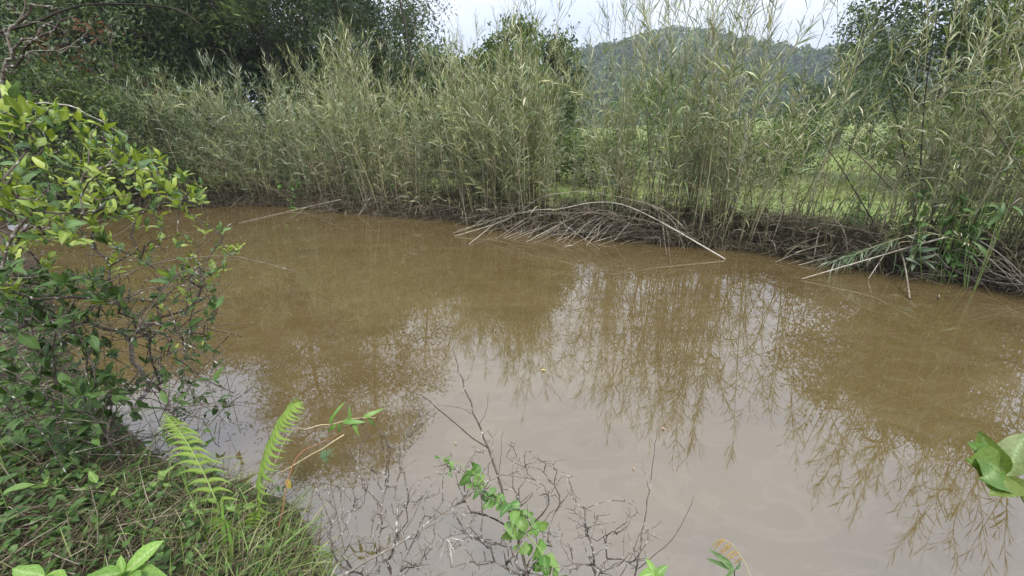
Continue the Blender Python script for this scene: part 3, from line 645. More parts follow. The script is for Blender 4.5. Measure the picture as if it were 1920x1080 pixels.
for q in range(20):
    a = r4.uniform(1660, 1860); b = a + r4.uniform(70, 190); ya = np.interp(a, [p[0] for p in FAR_PX], [p[1] for p in FAR_PX]); yb = np.interp(b, [p[0] for p in FAR_PX], [p[1] for p in FAR_PX])
    cane([(a, ya - r4.uniform(0, 45), -.05), ((a + b) / 2, (ya + yb) / 2 - r4.uniform(5, 60), -.2), (b, yb + r4.uniform(-20, 12), -.25)], r4.uniform(.004, .009), RB, group=RG, m=9)
HANG = 'thin dead stalk hanging from the arching cane pile into water'; HG = 'dead stalks hanging off the cane pile'
for pts in ([(1050, 392, -.2), (1048, 420, -.35), (1045, 463)], [(1050, 415, -.3), (1085, 440, -.4), (1125, 468)], [(1237, 386, -.2), (1250, 430, -.35), (1258, 497)], [(1052, 395, -.2), (1060, 425, -.3), (1068, 452)], [(1225, 388, -.2), (1262, 415, -.3), (1284, 468)], [(1240, 390, -.2), (1275, 420, -.25), (1310, 462)], [(1232, 392, -.2), (1243, 430, -.3), (1250, 478)]):
    cane(pts, .006, HANG, group=HG, m=8)
cane([(1777, 444, -.1), (1710, 462, -.2), (1652, 479, -.3), (1503, 523)], .016, 'long straight bleached cane sloping into the water below broadleaf weeds', leafy=14)
cane([(1720, 438, -.1), (1660, 455, -.3), (1600, 478, -.45), (1550, 492, -.5)], .008, 'fallen leafy reed sagging over the water beside the sloping cane', 'reed_stem', leafy=90)
cane([(1360, 416, .0), (1447, 414, .0), (1564, 422, .0), (1652, 440, -.1)], .012, 'long grey cane lying level across reed bases above waterline')
cane([(1678, 447, -.15), (1695, 491, -.3), (1706, 560)], .013, 'curved pale stalk bending down across the sloping cane', end=.8)
cane([(1760, 474, -.1), (1758, 530, -.25), (1761, 560)], .012, 'short pale stalk standing straight up out of the water', end=.9)
cane([(1373, 452, 0), (1374, 500, -.1), (1375, 530)], .010, 'thin dark speckled stalk dangling into water alone', 'dark_cane', end=.8)
SP = 'pale dead stalk poking from the bank into brown water'; SG = 'dead stalks poking out from the bank'
for pts in ([(1547, 459, 0), (1512, 467, -.1), (1453, 492)], [(1600, 470, 0), (1529, 481, -.1), (1477, 495)], [(1678, 447, 0), (1628, 523)], [(1535, 435, 0), (1523, 500)], [(1815, 497, 0), (1920, 535)], [(1853, 513, 0), (1894, 540)], [(1640, 450, 0), (1720, 500), (1740, 530)], [(1800, 430, 0), (1880, 480, -.1), (1960, 560)], [(700, 362, 0), (672, 404)], [(860, 330, 0), (876, 422)], [(760, 385, 0), (680, 405)], [(1000, 400, 0), (930, 448)], [(1440, 445, 0), (1412, 470)], [(590, 378, 0), (545, 410)], [(1570, 478, 0), (1497, 497)], [(1880, 505, 0), (1780, 520), (1700, 522)]):
    cane(pts, .008, SP, group=SG, m=8)
cane([(681, 272, .3), (755, 267, .2), (812, 282, .1), (851, 305, .1)], .012, 'bent pale cane arching across the front of the reeds')
DL = 'dark leaning cane crossing the reeds above the meadow gap'; DG = 'dark canes leaning in the reeds'
for pts in ([(1675, 357, .2), (1610, 290, .2), (1543, 229, .2)], [(1726, 310, .3), (1736, 168, .3), (1762, 0, .3)], [(1838, 204, .3), (1920, 326, .1)], [(1706, 330, .4), (1680, 220, .4), (1655, 117, .4)], [(1640, 420, .1), (1560, 290, .3), (1500, 230, .4)]):
    cane(pts, .011, DL, 'dark_cane', 'leaning_cane', DG, 8)

#FOREGROUND#
# ------------------------------------------------------------------ foreground: near bank
from mathutils import Matrix, Vector
r5 = np.random.default_rng(91)
M['young_leaf'] = leaf_mat('young_leaf', [(0.12, 0.18, 0.022), (0.24, 0.32, 0.04), (0.34, 0.41, 0.065), (0.19, 0.26, 0.03), (0.09, 0.15, 0.025), (0.36, 0.43, 0.09), (0.18, 0.28, 0.04)], 0.42, 0.45, 0.35, (1.15, 1.2, 0.5), vein=(0.36, 0.42, 0.14), patch=35)
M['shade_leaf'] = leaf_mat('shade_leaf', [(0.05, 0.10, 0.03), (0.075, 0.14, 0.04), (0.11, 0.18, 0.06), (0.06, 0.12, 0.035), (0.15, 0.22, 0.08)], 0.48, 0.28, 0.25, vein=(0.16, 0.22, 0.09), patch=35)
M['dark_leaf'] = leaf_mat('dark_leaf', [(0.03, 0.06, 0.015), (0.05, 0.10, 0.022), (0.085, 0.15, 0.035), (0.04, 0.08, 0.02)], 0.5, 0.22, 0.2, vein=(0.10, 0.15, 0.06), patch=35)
M['soft_leaf'] = leaf_mat('soft_leaf', [(0.16, 0.27, 0.06), (0.20, 0.33, 0.07), (0.13, 0.24, 0.06)], 0.6, 0.25, 0.3, vein=(0.40, 0.50, 0.22), patch=22)
M['vine_leaf'] = leaf_mat('vine_leaf', [(0.08, 0.18, 0.035), (0.12, 0.24, 0.045), (0.18, 0.29, 0.07), (0.06, 0.14, 0.03)], 0.45, 0.4, 0.35, vein=(0.24, 0.38, 0.12), patch=40)
M['fern'] = leaf_mat('fern', [(0.16, 0.26, 0.04), (0.23, 0.33, 0.06), (0.19, 0.29, 0.05)], 0.5, 0.3, 0.4, (1.1, 1.2, 0.5), vein=(0.36, 0.46, 0.14))
M['grass'] = leaf_mat('grass', [(0.08, 0.15, 0.035), (0.15, 0.24, 0.05), (0.22, 0.30, 0.08), (0.30, 0.29, 0.14), (0.12, 0.21, 0.045), (0.18, 0.27, 0.07), (0.40, 0.35, 0.24)], 0.5, 0.3, 0.3)
M['fresh_grass'] = leaf_mat('fresh_grass', [(0.15, 0.30, 0.05), (0.20, 0.36, 0.07)], 0.5, 0.35, 0.35)
M['yellow_leaf'] = leaf_mat('yellow_leaf', [(0.45, 0.36, 0.08), (0.52, 0.42, 0.12)], 0.5, 0.3, 0.3)
M['brown_leaf'] = leaf_mat('brown_leaf', [(0.36, 0.20, 0.12), (0.42, 0.26, 0.16)], 0.7, 0.2, 0.1)
M['seed'] = leaf_mat('seed', [(0.24, 0.16, 0.05), (0.32, 0.22, 0.07)], 0.7, 0.2, 0.1)
M['berry'] = leaf_mat('berry', [(0.006, 0.006, 0.008), (0.012, 0.01, 0.014)], 0.25, 0.5, 0)
M['teal_tuft'] = leaf_mat('teal_tuft', [(0.10, 0.20, 0.11), (0.15, 0.27, 0.15)], 0.6, 0.2, 0.3)
M['twig'] = bark_mat('twig', [(0.045, 0.035, 0.028), (0.10, 0.08, 0.06), (0.18, 0.15, 0.12)], 40, (0.42, 0.42, 0.37), 0.63)
M['lichen_twig'] = bark_mat('lichen_twig', [(0.05, 0.04, 0.03), (0.12, 0.095, 0.075), (0.20, 0.17, 0.13)], 45, (0.38, 0.38, 0.34), 0.605)
M['pale_twig'] = bark_mat('pale_twig', [(0.22, 0.19, 0.15), (0.36, 0.32, 0.27), (0.5, 0.47, 0.41)], 40, (0.6, 0.6, 0.55), 0.56)
M['tan_stem'] = bark_mat('tan_stem', [(0.30, 0.24, 0.12), (0.42, 0.35, 0.2), (0.5, 0.43, 0.27)], 30)
M['green_stem'] = bark_mat('green_stem', [(0.14, 0.22, 0.06), (0.20, 0.29, 0.08), (0.26, 0.34, 0.11)], 30, rough=0.6)
M['red_stem'] = bark_mat('red_stem', [(0.16, 0.06, 0.04), (0.26, 0.10, 0.06), (0.3, 0.16, 0.1)], 30, rough=0.6)

def leaf_template(r, W=.42, droop=.25, wmax=.45, nseg=7, cup=.3, wave=0.04, teeth=0):
    """leaf of length 1 along +X, facing +Z"""
    g = Geo(); blades(g, [[0, 0, 0]], [[1, 0, .12]], 1.0, W, droop, nseg, [0.0], wmax, True, np.array([[0, 0, 1.0]]), cup=cup)
    v = g.v[0].reshape(nseg + 1, 3, 3)
    t = np.linspace(0, 1, nseg + 1)
    v[:, 0, 2] += wave * np.sin(t * 9 + r.random() * 6); v[:, 2, 2] += wave * np.sin(t * 9 + r.random() * 6)
    v[:, :, 1] += (.05 * np.sin(t * 3 + r.random() * 6))[:, None]
    if teeth: v[:, 0, 1] *= 1 + .12 * ((np.arange(nseg + 1) % 2) - .5); v[:, 2, 1] *= 1 + .12 * ((np.arange(nseg + 1) % 2) - .5)
    g.v[0] = v.reshape(-1, 3)
    return g
def frame(d, up):
    d = nrm(np.asarray(d, float)); s = nrm(np.cross(up, d)); u_ = np.cross(d, s)
    return np.stack([d, s, u_], 1)
class LeafKit:
    """leaf meshes shared by all leaves of a plant; the first `limit` leaves are objects, the rest joined"""
    def __init__(s, templates, mat, parent, limit=300, name='leaf'):
        s.t = templates; s.mat = mat; s.parent = parent; s.limit = limit; s.name = name; s.items = []; s.me = {}
    def put(s, pos, d, up, size, key=None): s.items.append((np.asarray(pos, float), np.asarray(d, float), np.asarray(up, float), size, int(r5.integers(len(s.t)))))
    def flush(s, org):
        s.items.sort(key=lambda q: -q[3] / max(.3, np.linalg.norm(q[0] + org - CAM)))
        rest = Geo()
        for i, (p, d, up, size, k) in enumerate(s.items):
            if abs(np.dot(nrm(d), nrm(up))) > .98: up = np.array([.6, .5, .3])
            Rm = frame(d, up)
            if i < s.limit:
                if k not in s.me: s.me[k] = s.t[k].mesh(s.name, s.mat)
                o = obj(s.name, s.me[k], s.parent)
                mm = np.eye(4); mm[:3, :3] = Rm * size; mm[:3, 3] = p; o.matrix_basis = Matrix(mm.tolist())
            else:
                v, q, c, m = s.t[k].arrays(); c = c.copy(); c[:, 0] = r5.random()
                rest.add(v @ (Rm * size).T + p, q, c)
        if rest.n: tag(rest.build('small_leaves', s.mat, s.parent), kind='stuff')

def grow(base, tips, r, seg=.09, jit=.22, tip_r=.0016, exp=.45, bias=.25, rise=.0):
    """branch skeleton from base nodes to tips; returns [(points, radii, count)] chains"""
    nodes = [np.asarray(b, float) for b in base]; par = [-1] * len(nodes); dep = [0.0] * len(nodes); chains = []
    b0 = np.mean(nodes, 0)
    for tp in sorted(tips, key=lambda q: np.linalg.norm(q - b0)):
        A = np.array(nodes); dd = np.linalg.norm(A - tp, axis=1)
        cost = dd + bias * np.array(dep) + np.where(np.linalg.norm(A - b0, axis=1) > np.linalg.norm(tp - b0), .6, 0)
        i = int(np.argmin(cost)); k = max(2, int(math.ceil(dd[i] / seg)))
        a = nodes[i]; pd = nrm(a - nodes[par[i]]) if par[i] >= 0 else nrm(tp - a + [0, 0, .3])
        ctrl = a + pd * dd[i] * .22 + (tp - a) * .25 + [0, 0, rise * dd[i]]
        ch = [i]; prev = i
        for j in range(1, k + 1):
            t = j / k; p = (1 - t) ** 2 * a + 2 * t * (1 - t) * ctrl + t * t * tp
            if j < k: p = p + r.normal(0, jit * seg, 3)
            nodes.append(p); par.append(prev); dep.append(dep[prev] + np.linalg.norm(p - nodes[prev])); prev = len(nodes) - 1; ch.append(prev)
        chains.append(ch)
    cnt = np.zeros(len(nodes))
    for ch in chains: cnt[ch[-1]] += 1
    for i in range(len(nodes) - 1, -1, -1):
        if par[i] >= 0: cnt[par[i]] += cnt[i]
    rad = tip_r * np.maximum(cnt, 1) ** exp
    A = np.array(nodes); outc = []
    for ch in chains:
        rr_ = rad[ch].copy()
        if len(ch) > 1: rr_[0] = min(rr_[0], rr_[1] * 1.15)
        rr_[-1] *= .6
        outc.append((A[ch], rr_))
    return outc
def put_branches(chains, parent, mat, org, n_main=40, sides=6):
    """the thick branches as parts of their own, the fine twigs joined"""
    o_ = sorted(chains, key=lambda c: -c[1].max() * len(c[0]))
    tw = Geo()
    for i, (p, ra) in enumerate(o_):
        if i < n_main:
            g = Geo(); tubes(g, p - org, ra, sides); g.build('branch', mat, parent)
        else: tubes(tw, p - org, ra, 5)
    if tw.n: tag(tw.build('twigs', mat, parent), kind='stuff')
def in_poly(px, py, poly): return inside(np.array([px]), np.array([py]), np.array(poly, float))[0]
def sample_poly(poly, n, r):
    a = np.array(poly, float); lo, hi = a.min(0), a.max(0); o_ = np.zeros((0, 2))
    while len(o_) < n:
        p = r.uniform(lo, hi, (n * 2, 2)); o_ = np.vstack([o_, p[inside(p[:, 0], p[:, 1], a)]])
    return o_[:n]
flat = [leaf_template(r5, W=w_, droop=d, cup=c, wave=.03) for w_, d, c in ((.54, .05, .2), (.5, .1, .26), (.52, -.05, .22))]
wide = [leaf_template(r5, W=.46, droop=d, cup=c, wave=w_) for d, c, w_ in ((.1, .25, .03), (.3, .35, .05), (.5, .3, .04), (.2, .15, .06), (-.1, .3, .03))]
lance = [leaf_template(r5, W=.28, droop=d, cup=c, wave=w_, wmax=.35) for d, c, w_ in ((.2, .3, .02), (.5, .3, .03), (.8, .2, .03))]
heart = [leaf_template(r5, W=.62, droop=d, cup=c, wave=w_, wmax=.22) for d, c, w_ in ((.3, .35, .04), (.7, .4, .04), (.1, .25, .05))]
def bank_many(q):
    """points of the near bank surface under photo pixels (n,2)"""
    q = np.asarray(q, float); x = (q[:, 0] - 960) / F_PX; u_ = (540 - q[:, 1]) / F_PX
    d = np.stack([x, cp + u_ * sp_, -sp_ + u_ * cp], -1); z = np.full(len(q), .3)
    for _ in range(7):
        p = CAM + d * ((z - EYE) / d[:, 2])[:, None]; z = np.maximum(height(p[:, 0], p[:, 1]), 0.0)
    return np.c_[p[:, :2], z]
def bank(px, py, lift=0.0): return bank_many([(px, py)])[0] + [0, 0, lift]

# --- broad-leaved plants on the far bank
def bank_plant(name, label, px, py, off, n, spread, size, mat, kits, up=.5):
    Yb = float(shoreY(px)) + off; c = at(px, py, Yb); b = np.array([c[0], Yb, float(height(np.array([c[0]]), np.array([Yb]))[0]) - .02])
    root = empty(name, b); tag(root, label, 'plant'); kt = LeafKit(kits, M[mat], root, 120); g = Geo()
    for k in range(max(3, n // 6)):
        e = (c - b) + r5.normal(0, 1, 3) * spread; e[2] = max(e[2], .05); P_ = smooth_path([np.zeros(3), e * .5 + r5.normal(0, .05, 3), e], 6); tubes(g, P_, np.linspace(.006, .003, 6), 5)
        for q in range(6):
            f = r5.uniform(.5, 1); p_ = P_[int(f * 5)]; kt.put(p_ + r5.normal(0, .03, 3), nrm(r5.normal(0, .8, 3) + [0, -.4, up - .3]), np.array([0, -.5, .9]) + r5.normal(0, .3, 3), size * r5.uniform(.6, 1.2))
    g.build('stems', M['green_stem'], root); kt.flush(b)
bank_plant('broadleaf_bush', 'dark broad-leaved plant growing over the sloping bleached cane', 1800, 365, .0, 66, .3, .19, 'dark_leaf', wide)
bank_plant('broadleaf_bush', 'brighter green leafy sprig under the dark broad-leaved plant', 1822, 428, -.12, 36, .16, .12, 'vine_leaf', wide)
bank_plant('broadleaf_bush', 'green leafy weed clump beside the arching reeds', 545, 335, -.1, 60, .4, .16, 'vine_leaf', wide)
bank_plant('strap_leaved_plant', 'small plant of arching strap leaves above the sloping cane', 1725, 428, -.15, 8, .04, .22, 'reed_green', lance, 1.0)
bank_plant('strap_leaved_plant', 'tall plant of drooping grey green strap leaves by the tallest reeds', 1905, 355, .05, 30, .25, .2, 'shade_leaf', lance, .3)

# --- leafy shrub leaning out over the water
poly = [(-60, 175), (60, 185), (150, 205), (235, 255), (310, 290), (378, 330), (385, 372), (340, 400), (425, 420), (458, 462), (430, 500), (395, 540), (408, 600), (395, 660), (330, 690), (250, 640), (120, 600), (-60, 640)]
org = np.array([-2.75, 1.75, float(height(np.array([-2.75]), np.array([1.75]))[0]) - .02])
shrub = empty('leafy_shrub', org); tag(shrub, 'spreading shrub with yellow green leaf rosettes leaning over the pond', 'shrub')
tips = []; special = [(415, 428), (447, 462), (402, 572), (388, 590), (378, 345), (380, 372), (336, 322), (300, 292), (225, 255), (195, 222), (150, 215), (100, 200), (355, 400), (300, 700), (290, 640), (60, 190), (20, 175), (10, 215), (330, 520), (205, 500), (150, 350), (240, 395), (90, 280), (165, 600), (260, 345), (310, 345)]
for p in special + [tuple(q) for q in sample_poly(poly, 140, r5)] + [tuple(q) for q in sample_poly([(-60, 180), (60, 190), (150, 210), (235, 258), (310, 295), (375, 335), (380, 370), (330, 398), (250, 430), (120, 450), (-60, 480)], 115, r5)]:
    Yd = np.interp(p[0], [0, 200, 450], [1.75, 2.05, 2.35]) + r5.normal(0, .28)
    tips.append(at(p[0], p[1], max(1.4, Yd)))
base = [org, org + [.5, .25, .1], org + [-.5, .1, .1], org + [.18, .1, .12], org + [-.25, .15, .15], org + [.05, .3, .2], org + [.35, .15, .1], org + [-.1, -.2, .1]]
ch = grow(base, tips, r5, .10, .15, .0019, .34, .3)
put_branches(ch, shrub, M['twig'], org, 55)
kit = LeafKit(wide, M['young_leaf'], shrub, 290); kit2 = LeafKit(wide, M['shade_leaf'], shrub, 0)  # second kit: darker leaf colour also paints in the shrub's dim interior
for p, ra in ch:
    end = p[-1]; d0 = nrm(p[-1] - p[-3 if len(p) > 2 else 0]); d0 = nrm(d0 * .5 + [0, -.1, .75])
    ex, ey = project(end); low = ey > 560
    nl = int(r5.integers(4, 8)) if not low else int(r5.integers(2, 6)); a0 = r5.uniform(0, 6.28); S_ = frame(d0, np.array([.3, .9, .1]))
    for k in range(nl):
        a = a0 + k * 2.4; tilt = r5.uniform(.5, 1.25) if k > 1 else r5.uniform(.15, .5)
        d = d0 * math.cos(tilt) + (S_[:, 1] * math.cos(a) + S_[:, 2] * math.sin(a)) * math.sin(tilt)
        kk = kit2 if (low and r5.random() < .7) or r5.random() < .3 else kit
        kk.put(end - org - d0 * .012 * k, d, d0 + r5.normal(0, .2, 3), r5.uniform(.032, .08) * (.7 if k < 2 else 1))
    if len(p) > 4 and r5.random() < .5:
        for k in range(3):
            q = p[int(r5.integers(len(p) // 2, len(p) - 1))]; kk = kit2 if r5.random() < .6 else kit
            kk.put(q - org, nrm(r5.normal(0, 1, 3) + [0, 0, .4]), np.array([0, -.2, 1.]) + r5.normal(0, .3, 3), r5.uniform(.05, .085))
kit.flush(org); kit2.flush(org)

# --- tangle of bare twigs under it
poly = [(-60, 480), (140, 520), (300, 480), (420, 480), (430, 560), (400, 640), (440, 700), (430, 800), (360, 860), (200, 850), (-60, 830)]
org = np.array([-2.15, 1.72, float(height(np.array([-2.15]), np.array([1.72]))[0]) - .02])
tang = empty('twiggy_shrub', org); tag(tang, 'dark tangle of bare twigs with few leaves at the water edge', 'shrub')
tips = [at(p[0], p[1], float(np.interp(p[0], [0, 450], [1.7, 2.15]) + r5.normal(0, .2))) for p in sample_poly(poly, 480, r5)]
tips = [t if t[2] > .12 else t + [0, 0, .25] for t in tips]
ch = grow([org, org + [-.4, -.05, .05], org + [.25, .12, .03], org + [-.75, -.1, .06], org + [-.2, .2, .1], org + [-1.1, .0, .1], org + [-.55, .3, .1]], tips, r5, .11, .11, .0015, .33, .38)
put_branches(ch, tang, M['twig'], org, 50)
g = Geo(); nq = 170
A_ = np.array([at(p[0], p[1], float(np.interp(p[0], [0, 450], [1.6, 2.1]) + r5.normal(0, .15))) for p in sample_poly(poly, nq, r5)]); A_[:, 2] = np.maximum(A_[:, 2], .3)
dq = nrm(np.stack([r5.normal(.5, .7, nq), r5.normal(0, .5, nq), r5.normal(.2, .6, nq)], -1)); Lq = r5.uniform(.25, .8, nq); mq = np.linspace(-.5, .5, 6)
Pq = A_[:, None] + dq[:, None] * (Lq[:, None] * mq)[..., None] + r5.normal(0, .008, (nq, 6, 3)); Pq[:, :, 2] -= (Lq[:, None] * .3) * mq ** 2; Pq[:, :, 2] = np.maximum(Pq[:, :, 2], .05)
tubes(g, Pq - org, r5.uniform(.0012, .0028, (nq, 1)) * np.linspace(1.2, .5, 6)[None], 5); tag(g.build('crossing_twigs', M['twig'], tang), kind='stuff')
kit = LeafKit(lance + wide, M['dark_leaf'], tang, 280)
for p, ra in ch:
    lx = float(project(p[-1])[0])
    if r5.random() < (.9 if lx < 220 else .45):  # denser dark leaves here imitate the shade under the leafy shrub
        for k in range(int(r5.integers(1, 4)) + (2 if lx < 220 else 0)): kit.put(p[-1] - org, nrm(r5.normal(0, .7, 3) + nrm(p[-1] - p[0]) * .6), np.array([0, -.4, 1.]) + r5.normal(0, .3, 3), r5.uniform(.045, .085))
kit.flush(org)

# --- bare lichen-covered branches and an arching dark cane over the shrub
def stick(name, label, pts, rad, mat, side=[], cat='branch', group=None, m=16, end=.4, kink=0.0, sides=7):
    P = smooth_path([at(*q) for q in pts], m); P[1:-1] += r5.normal(0, 1, (m - 2, 3)) * kink; org = P[0].copy()
    g = Geo(); tubes(g, P - org, np.linspace(rad, rad * end, m), sides); o = g.build(name, M[mat]); o.location = org; tag(o, label, cat, group)
    for sp, r_ in side:
        q = smooth_path([at(*z) for z in sp], 9); q[1:-1] += r5.normal(0, 1, (7, 3)) * kink
        k = np.argmin(np.linalg.norm(P - q[0], axis=1)); q[0] = P[k]
        g = Geo(); tubes(g, q - org, np.linspace(r_, r_ * .4, 9), 5); g.build('twig', M[mat], o)
    return o
stick('lichen_branch', 'pale lichen-covered branch rising beside the leafy shrub', [(-40, 330, 2.0), (5, 160, 2.0), (18, 100, 2.0), (30, 40, 2.0), (62, -30, 2.0)], .008, 'lichen_twig',
      [([(18, 100, 2.0), (60, 70, 2.0), (100, 40, 2.1)], .006), ([(30, 40, 2.0), (70, 10, 2.0), (110, 14, 2.0)], .006), ([(10, 130, 2), (60, 82, 1.95), (140, 30, 2.0)], .007), ([(22, 80, 2.0), (0, 40, 2.0), (-10, 20, 1.9)], .006), ([(12, 140, 2), (40, 120, 2), (90, 95, 2.1)], .004), ([(25, 60, 2), (60, 40, 2.05), (125, 60, 2.1)], .003), ([(8, 150, 2), (-10, 110, 1.95), (-30, 90, 1.9)], .004), ([(15, 115, 2), (70, 100, 2.1), (150, 88, 2.2)], .003), ([(32, 30, 2), (10, 0, 2), (-5, -30, 2)], .004), ([(20, 90, 2), (80, 78, 2.05), (120, 95, 2.1), (175, 38, 2.15)], .003)], kink=.008)
stick('lichen_branch', 'thin pale twig crossing over the shrub rosettes', [(-30, 204, 1.8), (40, 194, 1.85), (90, 192, 1.9), (150, 205, 1.95), (240, 258, 2.05)], .004, 'pale_twig', kink=.003)
stick('arching_cane', 'dark thin cane arching high over the shrub', [(-40, 70, 2.4), (60, 45, 2.4), (110, 22, 2.45), (170, 8, 2.5), (240, 8, 2.5), (310, 13, 2.5), (345, 26, 2.5), (378, 47, 2.5)], .006, 'dark_cane', [([(310, 13, 2.5), (340, 20, 2.5), (372, 42, 2.5)], .003)], cat='cane')

# --- grass and leaf cover of the near bank
def bank_points(n, r, poly):
    P = bank_many(sample_poly(poly, n, r)); return P[P[:, 2] > .015]
cover = [(-80, 500), (60, 540), (130, 610), (220, 760), (300, 850), (400, 900), (520, 945), (600, 985), (640, 1100), (620, 1200), (-80, 1200)]
P = bank_points(6500, r5, cover)
P[:, 2] -= .02
g = Geo(); n = len(P); px_, _ = project(P)
fr_ = np.clip((px_ - 150) / 250, 0.15, 1)
k = r5.random(n) < fr_; P = P[k]; n = len(P)
blades(g, P, nrm(r5.normal(0, .5, (n, 3)) + [.1, .1, .85]), r5.uniform(.12, .34, n) * np.where(r5.random(n) < .25, 1.6, 1), r5.uniform(.003, .008, n), r5.uniform(.2, 1.0, n), 5, r5.random(n))
tag(g.build('bank_grass', M['grass']), 'wispy green and straw grass covering the near bank', 'grass', kind='stuff')
P = bank_points(4500, r5, cover); n = len(P); g = Geo(); P[:, 2] += r5.uniform(0, .14, n)
px_, _ = project(P); k = r5.random(n) < np.clip(1.15 - px_ / 620, .12, 1); P = P[k]; n = len(P)
blades(g, P, nrm(r5.normal(0, .8, (n, 3)) + [0, 0, .35]), r5.uniform(.025, .065, n), r5.uniform(.012, .028, n), r5.uniform(.1, .7, n), 4, None, .4, True)
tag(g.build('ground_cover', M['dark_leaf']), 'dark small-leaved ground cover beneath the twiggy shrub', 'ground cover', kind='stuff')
P = bank_points(2600, r5, cover); n = len(P); g = Geo(); P[:, 2] += r5.uniform(0.005, .12, n)
az = r5.uniform(0, 6.28, n); L = r5.uniform(.08, .4, n); d = np.stack([np.cos(az), np.sin(az), r5.normal(.1, .3, n)], -1)
tubes(g, P[:, None] + d[:, None] * (L[:, None] * (np.linspace(0, 1, 3) - .3))[..., None] + r5.normal(0, .006, (n, 3, 3)), r5.uniform(.0008, .0024, (n, 1)) * np.array([[1, .9, .5]]), 4)
tag(g.build('bank_litter', M['litter']), 'dry twigs and straw scattered over the near bank', 'litter', kind='stuff')

def weed(px, py, r, n, size, mat, kits, label, group, h=.14, lean=(0, 0)):
    b = bank(px, py) - [0, 0, .01]
    root = empty('weed_plant', b); tag(root, label, 'weed', group)
    top = np.array([lean[0] + r.normal(0, .03), lean[1] + r.normal(0, .03), h])
    P = smooth_path([np.zeros(3), top * .5 + r.normal(0, .012, 3), top], 6); g = Geo(); tubes(g, P, np.linspace(.0035, .0015, 6), 5); g.build('stem', M['green_stem'], root)
    kt = LeafKit(kits, mat, root, 40); a0 = r.uniform(0, 6.28)
    for k in range(n):
        f = .35 + .65 * k / max(1, n - 1); q = np.array([np.interp(f, np.linspace(0, 1, 6), P[:, c]) for c in range(3)])
        a = a0 + k * 2.4; el = r.uniform(-.1, .5) + (f > .9) * .5
        kt.put(q, np.array([math.cos(a) * math.cos(el), math.sin(a) * math.cos(el), math.sin(el)]), np.array([0, -.25, 1.]) + r.normal(0, .15, 3), size * r.uniform(.7, 1.15))
    kt.flush(b)
    return root
WD = 'dark broad-leaved weed growing under the twiggy shrub'; WG = 'dark weeds under the twiggy shrub'
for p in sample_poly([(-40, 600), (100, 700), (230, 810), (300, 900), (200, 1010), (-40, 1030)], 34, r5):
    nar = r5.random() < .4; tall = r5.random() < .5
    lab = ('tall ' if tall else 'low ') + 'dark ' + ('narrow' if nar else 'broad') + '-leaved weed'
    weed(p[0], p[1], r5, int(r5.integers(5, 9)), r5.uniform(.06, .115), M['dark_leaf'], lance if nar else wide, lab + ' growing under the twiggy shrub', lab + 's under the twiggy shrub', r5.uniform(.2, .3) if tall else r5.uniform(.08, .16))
WL = 'pale green small-leaved weed in the bank grass'; LG = 'pale weeds in the bank grass'
for p in sample_poly([(60, 900), (300, 890), (420, 960), (560, 1000), (600, 1100), (60, 1100)], 15, r5):
    weed(p[0], p[1], r5, int(r5.integers(5, 9)), r5.uniform(.04, .075), M['soft_leaf'], wide, WL, LG, r5.uniform(.06, .16))
weed(20, 985, r5, 5, .12, M['vine_leaf'], wide, 'large jagged-leaved green weed at the shaded bank edge', None, .22)
weed(340, 935, r5, 5, .1, M['shade_leaf'], wide, 'dark glossy weed behind the fern', None, .2)

# --- plant with large soft leaves
b = bank(232, 1180); org = b; root = empty('broadleaf_plant', b); tag(root, 'plant with large soft pale green leaves in front of the fern', 'plant')
hub = at(228, 1078, .98); g = Geo(); tubes(g, smooth_path([np.zeros(3), (hub - b) * .5 + [.01, 0, 0], hub - b], 7), np.linspace(.008, .005, 7), 7); g.build('stem', M['green_stem'], root)
kt = LeafKit(flat, M['soft_leaf'], root, 30)
def aim(kt, org, a, b_, up, s=1.0): d = b_ - a; kt.put(a - org, d, np.asarray(up, float), np.linalg.norm(d) * s)
for tip, up in (((312, 1016, 1.06), (-.3, -.5, .8)), ((150, 1085, .92), (.1, -.5, .9)), ((232, 1038, 1.02), (.0, -.9, .4)), ((330, 1095, 1.0), (.3, -.4, .9)), ((246, 1048, 1.04), (-.5, -.6, .5)), ((205, 1110, .88), (0, -.3, 1)), ((262, 1120, .9), (0, -.3, 1))):
    aim(kt, org, hub, at(*tip), up)
kt.flush(org)
b = bank(75, 1180); org = b; root = empty('broadleaf_plant', b); tag(root, 'small plant with rounded soft leaf under the dark weeds', 'plant')
hub = at(82, 1084, .98); g = Geo(); tubes(g, smooth_path([np.zeros(3), (hub - b) * .5, hub - b], 5), np.linspace(.006, .004, 5), 7); g.build('stem', M['green_stem'], root)
kt = LeafKit(flat, M['soft_leaf'], root, 30)
for tip, up in (((28, 1062, .99), (.1, -.6, .8)), ((112, 1045, 1.04), (-.7, -.5, .4)), ((150, 1100, .96), (.2, -.5, .9)), ((60, 1110, .9), (0, -.4, 1))): aim(kt, org, hub, at(*tip), up)
kt.flush(org)

